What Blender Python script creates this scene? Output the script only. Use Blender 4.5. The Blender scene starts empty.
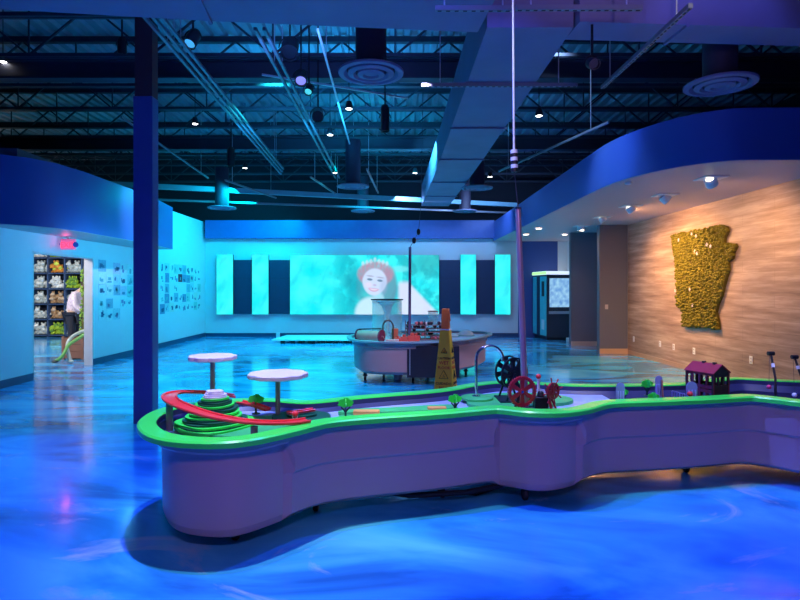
import bpy, math, random
from mathutils import Vector, Matrix, noise
C = bpy.context.scene.collection
random.seed(7)
PI = math.pi
F, CX, CY, H = 560.0, 395.0, 288.0, 1.55
# ---------------------------------------------------------------- camera
cam = bpy.data.objects.new('camera', bpy.data.cameras.new('camera'))
C.objects.link(cam)
cam.location = (0, 0, H); cam.rotation_euler = (PI/2, 0, 0)
cam.data.sensor_width = 36; cam.data.lens = F/800*36
cam.data.shift_x = 0.00625; cam.data.shift_y = -0.015
cam.data.clip_end = 100
bpy.context.scene.camera = cam
# ---------------------------------------------------------------- world, exposure
sc = bpy.context.scene
w = bpy.data.worlds.new('world'); sc.world = w; w.use_nodes = True
w.node_tree.nodes['Background'].inputs[0].default_value = (0.05, 0.09, 0.35, 1)
w.node_tree.nodes['Background'].inputs[1].default_value = 0.07
sc.view_settings.view_transform = 'Standard'; sc.view_settings.look = 'None'
sc.view_settings.gamma = 1; sc.view_settings.use_curve_mapping = False
sc.view_settings.exposure = 0.0
sc.cycles.max_bounces = 6
# ---------------------------------------------------------------- lights of the room and added ones
def aim(o, to):
    o.rotation_euler = (Vector(to)-Vector(o.location)).to_track_quat('-Z', 'Y').to_euler()
def area(loc, to, sx, sy, col, e, spread=180):
    l = bpy.data.lights.new('wash_light', 'AREA'); l.shape = 'RECTANGLE'; l.size = sx; l.size_y = sy
    l.color = col; l.energy = e; l.spread = math.radians(spread)
    o = bpy.data.objects.new('wash_light', l); C.objects.link(o); o.location = loc; aim(o, to); return o
def spot(loc, to, ang, col, e, blend=.5, r=.05):
    l = bpy.data.lights.new('spot_light', 'SPOT'); l.spot_size = math.radians(ang); l.spot_blend = blend
    l.color = col; l.energy = e; l.shadow_soft_size = r
    o = bpy.data.objects.new('spot_light', l); C.objects.link(o); o.location = loc; aim(o, to); return o
CYAN = (0.02, .62, 1.0); BLUE = (.05, .16, 1.0); LILAC = (.42, .30, 1.0); WARM = (1.0, .52, .22)
# cyan washes on the far and left walls
area((-3.6, 15.0, 3.9), (-6.0, 15.6, 1.4), 4.0, .3, (0.0, .75, 1.0), 170)
area((-4.3, 11.6, 2.3), (-6.0, 11.6, 1.2), 3.2, .3, (0.03, .62, 1.0), 30)
area((-2.5, 15.2, 4.0), (-2.8, 17.9, 2.0), 6.0, .3, (0.0, .62, 1.0), 85)
area((2.0, 15.2, 4.0), (2.2, 17.9, 2.0), 4.0, .3, (.30, .52, 1.0), 110)
spot((1.2, 14.5, 4.3), (1.3, 17.9, 2.9), 38, (.9, .35, 1.0), 190)
# near left wall and soffits
spot((-2.2, 10.4, 4.3), (-5.2, 11.3, 3.0), 32, (.34, .56, 1.0), 700, .9)
area((-4.5, 9.4, 2.35), (-6.0, 8.9, 1.3), .8, .3, (.08, .46, 1.0), 8)
spot((1.7, 6.4, 4.6), (3.2, 8.2, 3.35), 40, (.04, .24, 1.0), 160, .9)
spot((0.8, 9.4, 4.7), (3.1, 11.6, 3.35), 50, (.08, .50, 1.0), 520, .8)
area((.5, 12.0, 4.4), (3.2, 13.0, 3.3), 2, .4, (.05, .50, 1.0), 80)
# blue floor washes from the trusses over the near half of the room
spot((-1.1, 3.55, 5.4), (-1.1, 3.3, 0), 112, (.08, .145, 1.0), 1300, .5, .03)
spot((.9, 4.2, 5.4), (1.0, 3.9, 0), 74, (.08, .14, 1.0), 430, .5, .03)
spot((2.9, 4.9, 5.4), (2.9, 4.4, 0), 66, (.09, .14, 1.0), 420, .6, .03)
spot((-4.4, 6.6, 5.4), (-4.4, 6.6, 0), 74, (.04, .34, 1.0), 400, .9, .1)
spot((2.4, 8.0, 5.4), (2.0, 8.2, 0), 74, (.38, .62, 1.0), 620, .8, .1)
spot((-2.0, 9.2, 5.4), (-2.2, 9.4, 0), 76, (.02, .95, 1.0), 1800, .9, .1)
spot((-.8, 13.2, 5.4), (-.9, 13.6, 0), 84, (.0, 1.0, 1.0), 2600, .9, .1)
spot((3.0, 12.0, 5.4), (2.6, 12.4, 0), 60, (.25, .70, 1.0), 800, .9, .1)
# lilac light from behind the camera; unseen spots added to brighten tables and ceiling
spot((.6, -1.2, 3.9), (.5, 4.0, .35), 70, (.78, .48, 1.0), 250, .6, .25)
spot((-.8, 3.3, 5.2), (-.8, 3.75, .65), 36, (1.0, 1.0, .95), 620, .8)
spot((.5, 3.6, 5.2), (.8, 4.2, .65), 34, (1.0, .95, .95), 420, .8)
spot((2.4, 4.0, 5.2), (2.6, 4.7, .65), 36, (1.0, .95, .95), 380, .8)
spot((.3, 5.7, 3.8), (.45, 8.9, .7), 34, (.66, .58, 1.0), 480, 1)
spot((1.3, 2.2, 3.3), (2.0, 4.6, 5.9), 100, (.62, .42, 1.0), 110, .9)
spot((1.4, 2.6, 3.2), (2.3, 4.6, 5.8), 90, (.75, .5, 1.0), 60, .9)
# unseen area lights added near the trusses to brighten the deck
area((-1.4, 9.6, 4.3), (-1.2, 11.0, 6.2), 3.0, 1.2, (0.02, .46, 1.0), 72, 120)
area((.2, 13.0, 4.3), (-.3, 14.4, 6.2), 3.0, .8, (0.0, .60, 1.0), 30, 120)
area((-1.0, 6.4, 4.4), (-1.0, 8.0, 6.2), 2.5, .8, (.10, .26, 1.0), 26, 120)
spot((-1.5, 2.2, 1.9), (-1.0, 4.8, 3.9), 100, (.40, .34, 1.0), 26, 1)  # unseen low lilac spots added to brighten the duct undersides
spot((2.4, 3.0, 2.2), (2.0, 6.0, 3.9), 100, (.45, .34, 1.0), 22, 1)

# ---------------------------------------------------------------- helpers
def pz(x, y, z):
    D = (H-z)*F/(y-CY); return Vector(((x-CX)*D/F, D, z))
def pd(x, y, D): return Vector(((x-CX)*D/F, D, H+(CY-y)*D/F))
def lin(c):
    if isinstance(c, str):
        c = [int(c[i:i+2], 16)/255 for i in (0, 2, 4)]
        c = [x/12.92 if x <= .04045 else ((x+.055)/1.055)**2.4 for x in c]
    return (c[0], c[1], c[2], 1)
def M(name, col, rough=.5, metal=0, emit=0, ecol=None, trans=0, alpha=1, var=.12, scale=6, bump=0, coat=0, ior=1.45):
    m = bpy.data.materials.new(name); m.use_nodes = True; nt = m.node_tree; b = nt.nodes['Principled BSDF']
    c = lin(col)
    n = nt.nodes.new('ShaderNodeTexNoise'); n.inputs['Scale'].default_value = scale; n.inputs['Detail'].default_value = 4
    tc = nt.nodes.new('ShaderNodeTexCoord'); nt.links.new(tc.outputs['Object'], n.inputs['Vector'])
    mx = nt.nodes.new('ShaderNodeMix'); mx.data_type = 'RGBA'
    mx.inputs[6].default_value = tuple(x*(1-var) for x in c[:3])+(1,)
    mx.inputs[7].default_value = tuple(min(1, x*(1+var)) for x in c[:3])+(1,)
    nt.links.new(n.outputs['Fac'], mx.inputs[0]); nt.links.new(mx.outputs[2], b.inputs['Base Color'])
    b.inputs['Roughness'].default_value = rough; b.inputs['Metallic'].default_value = metal
    b.inputs['Transmission Weight'].default_value = trans; b.inputs['Alpha'].default_value = alpha
    b.inputs['Coat Weight'].default_value = coat; b.inputs['IOR'].default_value = ior
    if emit:
        b.inputs['Emission Color'].default_value = lin(ecol if ecol is not None else col); b.inputs['Emission Strength'].default_value = emit
    if bump:
        bp = nt.nodes.new('ShaderNodeBump'); bp.inputs['Strength'].default_value = bump; bp.inputs['Distance'].default_value = .02
        nt.links.new(n.outputs['Fac'], bp.inputs['Height']); nt.links.new(bp.outputs[0], b.inputs['Normal'])
    return m
class B:
    def __init__(s): s.v = []; s.f = []
    def add(s, vs, fs, mat=None):
        o = len(s.v)
        s.v += [tuple(mat @ Vector(p)) if mat else tuple(p) for p in vs]
        s.f += [tuple(i+o for i in f) for f in fs]; return s
    def box(s, x0, x1, y0, y1, z0, z1, mat=None):
        vs = [(x, y, z) for z in (z0, z1) for y in (y0, y1) for x in (x0, x1)]
        return s.add(vs, [(0, 2, 3, 1), (4, 5, 7, 6), (0, 1, 5, 4), (2, 6, 7, 3), (0, 4, 6, 2), (1, 3, 7, 5)], mat)
    def bar(s, p, q, a, b=None, n=4, b2=None):
        p = Vector(p); q = Vector(q); b = b or a; d = q-p; L = d.length
        R = d.to_track_quat('Z', 'Y').to_matrix().to_4x4(); R.translation = p
        if n == 4: return s.box(-a/2, a/2, -b/2, b/2, 0, L, R)
        return s.lathe([(0, 0), (a, 0), (b, L), (0, L)], n, R)
    def cyl(s, p, q, r0, r1=None, n=16): return s.bar(p, q, r0, r0 if r1 is None else r1, n)
    def lathe(s, prof, n=24, mat=None):
        vs = []; fs = []; k = len(prof)
        for i in range(n):
            a = 2*PI*i/n
            vs += [(r*math.cos(a), r*math.sin(a), z) for r, z in prof]
        for i in range(n):
            j = (i+1) % n
            for t in range(k-1):
                if prof[t][0] < 1e-6 and prof[t+1][0] < 1e-6: continue
                if prof[t][0] < 1e-6: fs.append((i*k+t, j*k+t+1, i*k+t+1))
                elif prof[t+1][0] < 1e-6: fs.append((i*k+t, j*k+t, i*k+t+1))
                else: fs.append((i*k+t, j*k+t, j*k+t+1, i*k+t+1))
        return s.add(vs, fs, mat)
    def prism(s, poly, z0, z1, mat=None):
        n = len(poly)
        vs = [(p[0], p[1], z0) for p in poly]+[(p[0], p[1], z1) for p in poly]
        fs = [tuple(reversed(range(n))), tuple(range(n, 2*n))]+[(i, (i+1) % n, n+(i+1) % n, n+i) for i in range(n)]
        return s.add(vs, fs, mat)
    def tube(s, pts, r, n=10, closed=False):
        pts = [Vector(p) for p in pts]; m = len(pts); vs = []; fs = []; prev = None
        rr = r if isinstance(r, (list, tuple)) else [r]*m
        for i in range(m):
            if closed: t = pts[(i+1) % m]-pts[i-1]
            else: t = pts[min(i+1, m-1)]-pts[max(i-1, 0)]
            t.normalize()
            if prev is None: prev = t.orthogonal().normalized()
            u = (prev-t*prev.dot(t)).normalized(); prev = u; v = t.cross(u)
            vs += [tuple(pts[i]+(u*math.cos(2*PI*k/n)+v*math.sin(2*PI*k/n))*rr[i]) for k in range(n)]
        for i in range(m if closed else m-1):
            j = (i+1) % m
            fs += [(i*n+k, i*n+(k+1) % n, j*n+(k+1) % n, j*n+k) for k in range(n)]
        if not closed: fs += [tuple(reversed(range(n))), tuple(range((m-1)*n, m*n))]
        return s.add(vs, fs)
    def ball(s, c, r, n=14, sc=(1, 1, 1), mat=None):
        k = max(5, n//2+1)
        prof = [(max(0, r*math.sin(PI*i/(k-1))) if 0 < i < k-1 else 0, -r*math.cos(PI*i/(k-1))) for i in range(k)]
        m = Matrix.Translation(c) @ (mat or Matrix()) @ Matrix.Diagonal((*sc, 1))
        return s.lathe(prof, n, m)
    def ring(s, R, r, n=28, k=8, mat=None, a0=0, a1=2*PI):
        full = abs(a1-a0-2*PI) < 1e-6
        m = n if full else n+1
        vs = []; fs = []
        for i in range(m):
            a = a0+(a1-a0)*i/n
            for j in range(k):
                b = 2*PI*j/k; q = R+r*math.cos(b)
                vs.append((q*math.cos(a), q*math.sin(a), r*math.sin(b)))
        for i in range(n):
            i2 = (i+1) % m
            fs += [(i*k+j, i2*k+j, i2*k+(j+1) % k, i*k+(j+1) % k) for j in range(k)]
        return s.add(vs, fs, mat)
    def obj(s, name, mat, parent=None, world=False, smooth=True, bevel=0):
        me = bpy.data.meshes.new(name)
        if parent is not None:
            off = Vector((0, 0, 0))
            if world:
                q = parent
                while q is not None: off += q.location; q = q.parent
            vs = [tuple(Vector(p)-off) for p in s.v]; loc = (0, 0, 0)
        else:
            xs, ys, zs = zip(*s.v); loc = ((min(xs)+max(xs))/2, (min(ys)+max(ys))/2, min(zs))
            vs = [tuple(Vector(p)-Vector(loc)) for p in s.v]
        me.from_pydata(vs, [], s.f); me.update()
        if smooth:
            me.polygons.foreach_set('use_smooth', [True]*len(me.polygons)); me.set_sharp_from_angle(angle=.6)
        me.materials.append(mat)
        o = bpy.data.objects.new(name, me); C.objects.link(o); o.location = loc
        if parent is not None: o.parent = parent
        if bevel:
            bm = o.modifiers.new('bevel', 'BEVEL'); bm.width = bevel; bm.segments = 2; bm.limit_method = 'ANGLE'
        return o
def tag(o, label, cat, group=None, kind=None):
    if label: o['label'] = label
    if cat: o['category'] = cat
    if group: o['group'] = group
    if kind: o['kind'] = kind
    return o
def thing(name, loc, label, cat, group=None, rz=0):
    o = bpy.data.objects.new(name, None); C.objects.link(o); o.location = loc; o.rotation_euler = (0, 0, rz)
    o.empty_display_size = .1
    return tag(o, label, cat, group)
def struct(b, name, mat, smooth=False):
    o = b.obj(name, mat, smooth=smooth); o['kind'] = 'structure'; return o
def dup(root, loc, label, group=None, rz=None, scale=None):
    r = root.copy(); C.objects.link(r); r.location = loc; r['label'] = label
    if group: r['group'] = group
    if rz is not None: r.rotation_euler = (0, 0, rz)
    if scale: r.scale = (scale,)*3
    for ch in list(root.children):
        c = ch.copy(); C.objects.link(c); c.parent = r
        for g in list(ch.children):
            d = g.copy(); C.objects.link(d); d.parent = c
    return r
def text(s, name, mat, parent, mtx, size, ext=.001):
    cu = bpy.data.curves.new(name, 'FONT'); cu.body = s; cu.size = size; cu.align_x = 'CENTER'; cu.extrude = ext; cu.offset = size*.02; cu.resolution_u = 2
    t = bpy.data.objects.new('tmp', cu); C.objects.link(t); bpy.context.view_layer.update()
    me = bpy.data.meshes.new_from_object(t.evaluated_get(bpy.context.evaluated_depsgraph_get()))
    bpy.data.objects.remove(t); me.transform(mtx); me.materials.clear(); me.materials.append(mat)
    o = bpy.data.objects.new(name, me); C.objects.link(o); o.parent = parent; return o
def chaikin(pts, it=2):
    for _ in range(it):
        q = []
        for i in range(len(pts)):
            a = pts[i]; b = pts[(i+1) % len(pts)]
            q.append([a[k]*.75+b[k]*.25 for k in range(len(a))]); q.append([a[k]*.25+b[k]*.75 for k in range(len(a))])
        pts = q
    return pts
def inset(pts, d):   # CCW polygon, inward offset; d may be a list
    n = len(pts); out = []
    for i in range(n):
        a = Vector(pts[i-1][:2]); b = Vector(pts[i][:2]); c = Vector(pts[(i+1) % n][:2])
        t = (c-a).normalized(); nrm = Vector((-t.y, t.x))
        dd = d[i] if isinstance(d, list) else d
        p = b+nrm*dd; out.append((p.x, p.y))
    return out
def strip(b, A, Bp, za, zb):   # quads between two equal-length closed rings
    n = len(A)
    za = za if isinstance(za, list) else [za]*n; zb = zb if isinstance(zb, list) else [zb]*n
    vs = [(A[i][0], A[i][1], za[i]) for i in range(n)]+[(Bp[i][0], Bp[i][1], zb[i]) for i in range(n)]
    b.add(vs, [(i, (i+1) % n, n+(i+1) % n, n+i) for i in range(n)])
def blob(r, n=28, k=5, amp=.12, ph=0):
    return [((r*(1+amp*math.sin(k*a+ph)+.5*amp*math.sin(2*a+ph*1.7)))*math.cos(a), (r*(1+amp*math.sin(k*a+ph)+.5*amp*math.sin(3*a+ph)))*math.sin(a)) for a in [2*PI*i/n for i in range(n)]]

# ---------------------------------------------------------------- materials
white = M('white_wall', (.72, .74, .78), .6, var=.03, scale=2)
dark_void = M('dark_void', (.012, .014, .03), .8)
navy = M('navy_paint', (.05, .09, .30), .45, var=.05)
fascia_m = M('fascia_blue', (.06, .12, .42), .38, var=.04, scale=1)
soffit_m = M('soffit_paint', (.50, .40, .42), .5, var=.04)
base_m = M('baseboard_blue', (.02, .07, .16), .35)
deck_m = M('deck_metal', (.30, .34, .42), .5, .3, bump=.1)
steel = M('painted_steel', (.05, .055, .08), .5, .3)
railm = M('rail_metal', (.22, .23, .28), .45, .6, scale=3)
galv = M('galvanised', (.55, .56, .62), .38, .75, scale=3)
duct_m = M('duct_metal', (.17, .16, .26), .6, .05, var=.2, scale=2)
black = M('black_plastic', (.012, .012, .018), .4)
grey_pillar = M('grey_paint', (.12, .13, .18), .55, var=.04)
green = M('rim_green', (.06, .97, .09), .3, coat=.3, var=.06)
body_m = M('tub_purple', (.47, .27, .28), .34, coat=.1, var=.05, scale=1)
basin_m = M('basin_navy', (.03, .035, .10), .4)
water_m = M('water_blue', (.52, .66, .95), .12, var=.2, scale=9, coat=.5)
leaf = M('leaf_green', (.04, .88, .08), .45)
leaf2 = M('island_green', (.06, .55, .14), .45, var=.3, scale=5)
darkgreen = M('dark_green', (.01, .10, .05), .45)
bark = M('trunk_dark', (.02, .05, .05), .6)
red = M('track_red', (.95, .05, .05), .3, coat=.4)
red2 = M('gear_red', (.50, .02, .05), .35, coat=.3)
pinkwhite = M('cloud_white', (.80, .70, .74), .5, var=.05)
chrome = M('chrome', (.8, .8, .84), .12, 1, var=.02)
postgrey = M('post_grey', (.28, .27, .27), .4, .4)
maroon = M('mill_maroon', (.20, .03, .07), .5)
maroon_roof = M('mill_roof', (.36, .03, .05), .5)
darkwood = M('mill_dark', (.04, .025, .03), .6)
glass = M('clear_acrylic', (.55, .95, .95), .08, alpha=.26, var=0)
lilac_ac = M('lilac_acrylic', (.45, .50, .95), .2, trans=.35, ior=1.3)
yellow = M('cone_yellow', (1, .50, .03), .55)
orange = M('orange_cap', (.98, .20, .04), .5)
blk = M('print_black', (.02, .015, .01), .6)
redprint = M('print_red', (.65, .05, .02), .6)
paper = M('paper', (.62, .70, .74), .7, var=.2, scale=14)
brown = M('cedar', (.22, .09, .06), .6)
drum = M('drum_red', (.28, .03, .08), .5)
pinkwood = M('pink_wood', (.62, .28, .26), .5)
lampglow = M('lamp_glow', (1, .95, .9), .5, emit=14)
warmglow = M('warm_glow', (1, .85, .65), .5, emit=12)
whitem = M('white_metal', (.8, .8, .82), .4)

# floor
def floor_mat():
    m = bpy.data.materials.new('epoxy_floor'); m.use_nodes = True; nt = m.node_tree; N = nt.nodes; L = nt.links; b = N['Principled BSDF']
    tc = N.new('ShaderNodeTexCoord'); mp = N.new('ShaderNodeMapping'); mp.inputs['Scale'].default_value = (.55, 1.1, 1); mp.inputs['Rotation'].default_value = (0, 0, .35)
    L.new(tc.outputs['Object'], mp.inputs[0])
    n1 = N.new('ShaderNodeTexNoise'); n1.inputs['Scale'].default_value = .9; n1.inputs['Detail'].default_value = 5; n1.inputs['Distortion'].default_value = 1.6
    L.new(mp.outputs[0], n1.inputs['Vector'])
    r = N.new('ShaderNodeValToRGB'); e = r.color_ramp.elements
    e[0].position = .36; e[0].color = (.01, .15, .42, 1); e[1].position = .64; e[1].color = (.10, .58, .98, 1)
    q = e.new(.5); q.color = (.035, .38, .86, 1)
    L.new(n1.outputs['Fac'], r.inputs[0])
    n2 = N.new('ShaderNodeTexNoise'); n2.inputs['Scale'].default_value = 1.1; n2.inputs['Detail'].default_value = 9; n2.inputs['Distortion'].default_value = 2.6; n2.inputs['Roughness'].default_value = .62
    L.new(mp.outputs[0], n2.inputs['Vector'])
    r2 = N.new('ShaderNodeValToRGB'); r2.color_ramp.elements[0].position = .60; r2.color_ramp.elements[0].color = (0, 0, 0, 1)
    r2.color_ramp.elements[1].position = .76; r2.color_ramp.elements[1].color = (.85, .85, .85, 1)
    L.new(n2.outputs['Fac'], r2.inputs[0])
    mx = N.new('ShaderNodeMix'); mx.data_type = 'RGBA'; mx.inputs[7].default_value = (.45, .6, .85, 1)
    L.new(r2.outputs[0], mx.inputs[0]); L.new(r.outputs[0], mx.inputs[6]); L.new(mx.outputs[2], b.inputs['Base Color'])
    b.inputs['Roughness'].default_value = .16; b.inputs['Coat Weight'].default_value = .4; b.inputs['Coat Roughness'].default_value = .08
    mr = N.new('ShaderNodeMapRange'); mr.inputs[3].default_value = .10; mr.inputs[4].default_value = .26
    L.new(n1.outputs['Fac'], mr.inputs[0]); L.new(mr.outputs[0], b.inputs['Roughness'])
    bp = N.new('ShaderNodeBump'); bp.inputs['Strength'].default_value = .02; bp.inputs['Distance'].default_value = .03
    L.new(n2.outputs['Fac'], bp.inputs['Height']); L.new(bp.outputs[0], b.inputs['Normal'])
    return m
def wood_mat():
    m = bpy.data.materials.new('wood_planks'); m.use_nodes = True; nt = m.node_tree; N = nt.nodes; L = nt.links; b = N['Principled BSDF']
    tc = N.new('ShaderNodeTexCoord'); mp = N.new('ShaderNodeMapping'); mp.inputs['Scale'].default_value = (1, .55, 7)
    L.new(tc.outputs['Object'], mp.inputs[0])
    n1 = N.new('ShaderNodeTexNoise'); n1.inputs['Scale'].default_value = 1.3; n1.inputs['Detail'].default_value = 8; n1.inputs['Roughness'].default_value = .65
    L.new(mp.outputs[0], n1.inputs['Vector'])
    r = N.new('ShaderNodeValToRGB'); e = r.color_ramp.elements
    e[0].position = .3; e[0].color = (.22, .14, .10, 1); e[1].position = .70; e[1].color = (.62, .48, .38, 1)
    q = e.new(.5); q.color = (.40, .28, .21, 1)
    L.new(n1.outputs['Fac'], r.inputs[0])
    # plank rows 0.18 m tall: y along the wall, z up
    sx = N.new('ShaderNodeSeparateXYZ'); L.new(tc.outputs['Object'], sx.inputs[0])
    cb = N.new('ShaderNodeCombineXYZ'); L.new(sx.outputs['Y'], cb.inputs[0]); L.new(sx.outputs['Z'], cb.inputs[1])
    br = N.new('ShaderNodeTexBrick'); br.inputs['Scale'].default_value = 1; br.inputs['Brick Width'].default_value = 1.5; br.inputs['Row Height'].default_value = .18
    br.inputs['Mortar Size'].default_value = .004; br.inputs['Color1'].default_value = (.88, .88, .88, 1); br.inputs['Color2'].default_value = (1, 1, 1, 1); br.inputs['Mortar'].default_value = (.74, .72, .7, 1)
    L.new(cb.outputs[0], br.inputs['Vector'])
    mx = N.new('ShaderNodeMix'); mx.data_type = 'RGBA'; mx.blend_type = 'MULTIPLY'; mx.inputs[0].default_value = 1
    L.new(r.outputs[0], mx.inputs[6]); L.new(br.outputs['Color'], mx.inputs[7]); L.new(mx.outputs[2], b.inputs['Base Color'])
    b.inputs['Roughness'].default_value = .5
    return m
# ================================================================ STRUCTURE
XL, XR, DB = -6.07, 5.5, 17.9
struct(B().box(-14, 9, -3, 19, -.1, 0), 'floor', floor_mat())
# corrugated deck
d = B(); p = -14.0; prof = []
while p < 9.2:
    prof += [(p, 5.80), (p+.09, 5.80), (p+.12, 5.86), (p+.21, 5.86)]; p += .24
n = len(prof)
d.add([(x, -3, z) for x, z in prof]+[(x, 19, z) for x, z in prof]+[(x, -3, 5.95) for x, z in prof]+[(x, 19, 5.95) for x, z in prof],
      [(i, i+1, n+i+1, n+i) for i in range(n-1)]+[(2*n+i, 3*n+i, 3*n+i+1, 2*n+i+1) for i in range(n-1)])
struct(d, 'ceiling', deck_m)
# left wall with door opening D 9.54..11.05
y0, y1, dh = 6.07*F/(CX-33), 6.07*F/(CX-93), 2.15
wl = B().box(XL-.16, XL, -3, y0, 0, 3.65).box(XL-.16, XL, y1, DB, 0, 3.65).box(XL-.16, XL, y0, y1, dh, 3.65)
struct(wl, 'wall_left', white)
struct(B().box(XL, XL+.012, -3, y0, 0, .125).box(XL, XL+.012, y1, DB, 0, .125), 'baseboard_left', base_m)
struct(B().box(XL-.17, XL+.002, y1-.02, y1+.012, 0, dh+.02).box(XL-.17, XL+.002, y0-.012, y0+.02, 0, dh+.02).box(XL-.17, XL+.002, y0, y1, dh-.012, dh+.02), 'trim_1', M('door_jamb', (.75, .66, .66), .5))
# back wall
struct(B().box(XL, 3.93, DB, DB+.15, 0, 3.65), 'wall_back', white)
struct(B().box(3.93, 5.2, DB, DB+.15, 0, 3.65), 'wall_back_dark', navy)
struct(B().box(5.2, 5.7, DB, DB+.15, 0, 3.65), 'wall_back_alcove', white)
struct(B().box(XL+.02, 3.93, DB-.012, DB, 0, .11), 'baseboard_back', base_m)
struct(B().box(XL+.1, 3.13, DB-.3, DB, 3.12, 3.68), 'trim_2', M('back_fascia', (.06, .13, .46), .4))
# right wall
struct(B().box(XR, XR+.15, -3, 13.22, 0, 3.2), 'wall_right', wood_mat())
struct(B().box(XR, XR+.15, 13.22, DB+.15, 0, 3.2), 'wall_right_far', white)
struct(B().box(XR-.012, XR, -3, 13.2, 0, .09), 'baseboard_right', M('wood_base', (.45, .30, .2), .45))
struct(B().box(4.82, XR-.013, 13.2, 13.36, 0, 3.04), 'wall_pillar_near', grey_pillar)
struct(B().box(4.71, XR-.013, 15.0, 15.14, 0, 3.04), 'wall_pillar_far', grey_pillar)
struct(B().box(4.82, XR-.013, 13.185, 13.2, 0, .12), 'baseboard_pillar_near', M('wood_base_2', (.55, .36, .22), .4))
struct(B().box(4.71, XR-.013, 14.985, 15.0, 0, .12), 'baseboard_pillar_far', M('wood_base_3', (.45, .36, .3), .4))
# upper void walls and rear wall
struct(B().box(-14, 9, 18.6, 18.8, 3.7, 5.8), 'wall_void_back', dark_void)
struct(B().box(-14, -13.8, -3, 18.6, 0, 5.8), 'wall_void_left', dark_void)
struct(B().box(8.8, 9, -3, 18.6, 0, 5.8), 'wall_void_right', dark_void)
struct(B().box(-14, 9, -3.2, -3, 0, 5.8), 'wall_rear', M('rear_paint', (.10, .12, .22), .7))
# right soffit (rounded corner) and left soffit
def soffit(pts, zb, zt, names):
    b = B(); n = len(pts)
    b.prism(pts, zb, zt)
    o = b.obj(names[0], fascia_m); o['kind'] = 'structure'
    u = B().prism(inset(pts, .012), zb-.006, zb+.004).obj(names[1], soffit_m); u['kind'] = 'structure'
rs = [(3.13, 17.88)]+[(3.13-.01*i, 17.88-9.3*i/6) for i in range(1, 7)]
cxr, cyr, rr = 3.07+1.0, 6.52+1.9, 1.0
rs += [(4.15-1.08*math.sin(PI/2*(1-i/14)), 8.4-1.88*math.sin(PI/2*i/14)) for i in range(1, 15)]
rs += [(XR+.6, 6.52), (XR+.6, 17.88)]
soffit(rs, 3.045, 3.65, ('ceiling_soffit_right', 'ceiling_soffit_right_underside'))
ls = [(XL, 8.05), (-5.74, 8.12), (-5.45, 8.35), (-5.27, 8.75), (-5.19, 9.3), (-5.17, 11.0), (-5.22, 12.4), (-5.36, 13.5), (XL, 13.5)]
soffit(ls, 2.485, 3.49, ('ceiling_soffit_left', 'ceiling_soffit_left_underside'))
struct(B().box(XL-.8, -5.6, 8.3, 13.0, 3.50, 3.62), 'trim_3', M('top_strip', (.12, .12, .18), .6))
# annex behind the door
AY = 18.4
struct(B().box(-13.8, XL-.16, AY, AY+.1, 0, 3.3), 'wall_annex_back', M('annex_navy', (.05, .09, .18), .6))
struct(B().box(-13.8, XL-.16, 7.4, 7.5, 0, 3.3), 'wall_annex_near', M('annex_pale', (.5, .5, .55), .6))
struct(B().box(-13.8, XL-.16, 7.4, AY, 3.3, 3.36), 'ceiling_annex', M('annex_ceiling', (.6, .6, .6), .6))
area((-12.3, 15.0, 3.25), (-12.0, 15.3, 0), 1.6, 3, (1, .95, .88), 110)
area((-7.1, 15.4, 3.25), (-7.3, 15.5, 0), 1.2, 1.2, (1, .95, .88), 110)
area((-8.6, 9.4, 3.1), (-10.5, 17.9, 1.4), 1.5, .4, (1, .97, .9), 260)

# steel column
t = thing('steel_column', (-2.875, 6.47, 0), 'blue boxed steel column with bare dark top standing left of the water table', 'column')
B().box(-.11, .11, -.09, .08, 0, 3.74).obj('boxed_cover', M('column_blue', (.07, .10, .34), .35), t, bevel=.008)
B().box(-.095, .105, -.08, .07, 3.74, 5.78).obj('bare_shaft', M('column_bare', (.09, .04, .05), .6), t)

# joists, girders
JD = [4.6+1.22*i for i in range(12)]
ordn = ['first', 'second', 'third', 'fourth', 'fifth', 'sixth', 'seventh', 'eighth', 'ninth', 'tenth', 'eleventh', 'twelfth']
def make_joist():
    t = thing('roof_joist', (0, 0, 0), '', 'joist', 'open web joists under the metal deck')
    B().box(-13.7, 8.7, -.05, .05, 5.70, 5.79).obj('top_chord', steel, t, smooth=False)
    B().box(-13.7, 8.7, -.05, -.01, 4.95, 5.0).box(-13.7, 8.7, .01, .05, 4.95, 5.0).obj('bottom_chord', steel, t, smooth=False)
    b = B(); x = -13.5
    while x < 7.0:
        b.bar((x, 0, 5.72), (x+.9, 0, 4.98), .028); b.bar((x+.9, 0, 4.98), (x+1.8, 0, 5.72), .028); b.bar((x+.9, 0, 4.98), (x+.9, 0, 5.72), .02)
        x += 1.8
    b.obj('web', steel, t, smooth=False); return t
J = make_joist()
for i, y in enumerate(JD):
    lab = 'dark open web steel roof joist, %s nearest the camera' % ordn[i]
    if i == 0: J.location = (0, y, 0); J['label'] = lab
    else: dup(J, (0, y, 0), lab)
for y, lab in ((8.55, 'heavy dark steel girder crossing above the big round ceiling diffuser'), (12.9, 'dark steel girder crossing the ceiling above the far diffusers')):
    t = thing('steel_girder', (0, y, 4.72), lab, 'beam')
    B().box(-13.7, 8.7, -.10, .10, 0, .03).obj('bottom_flange', steel, t, smooth=False)
    B().box(-13.7, 8.7, -.012, .012, .03, .27).obj('web', steel, t, smooth=False)
    B().box(-13.7, 8.7, -.10, .10, .27, .30).obj('top_flange', steel, t, smooth=False)

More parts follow.
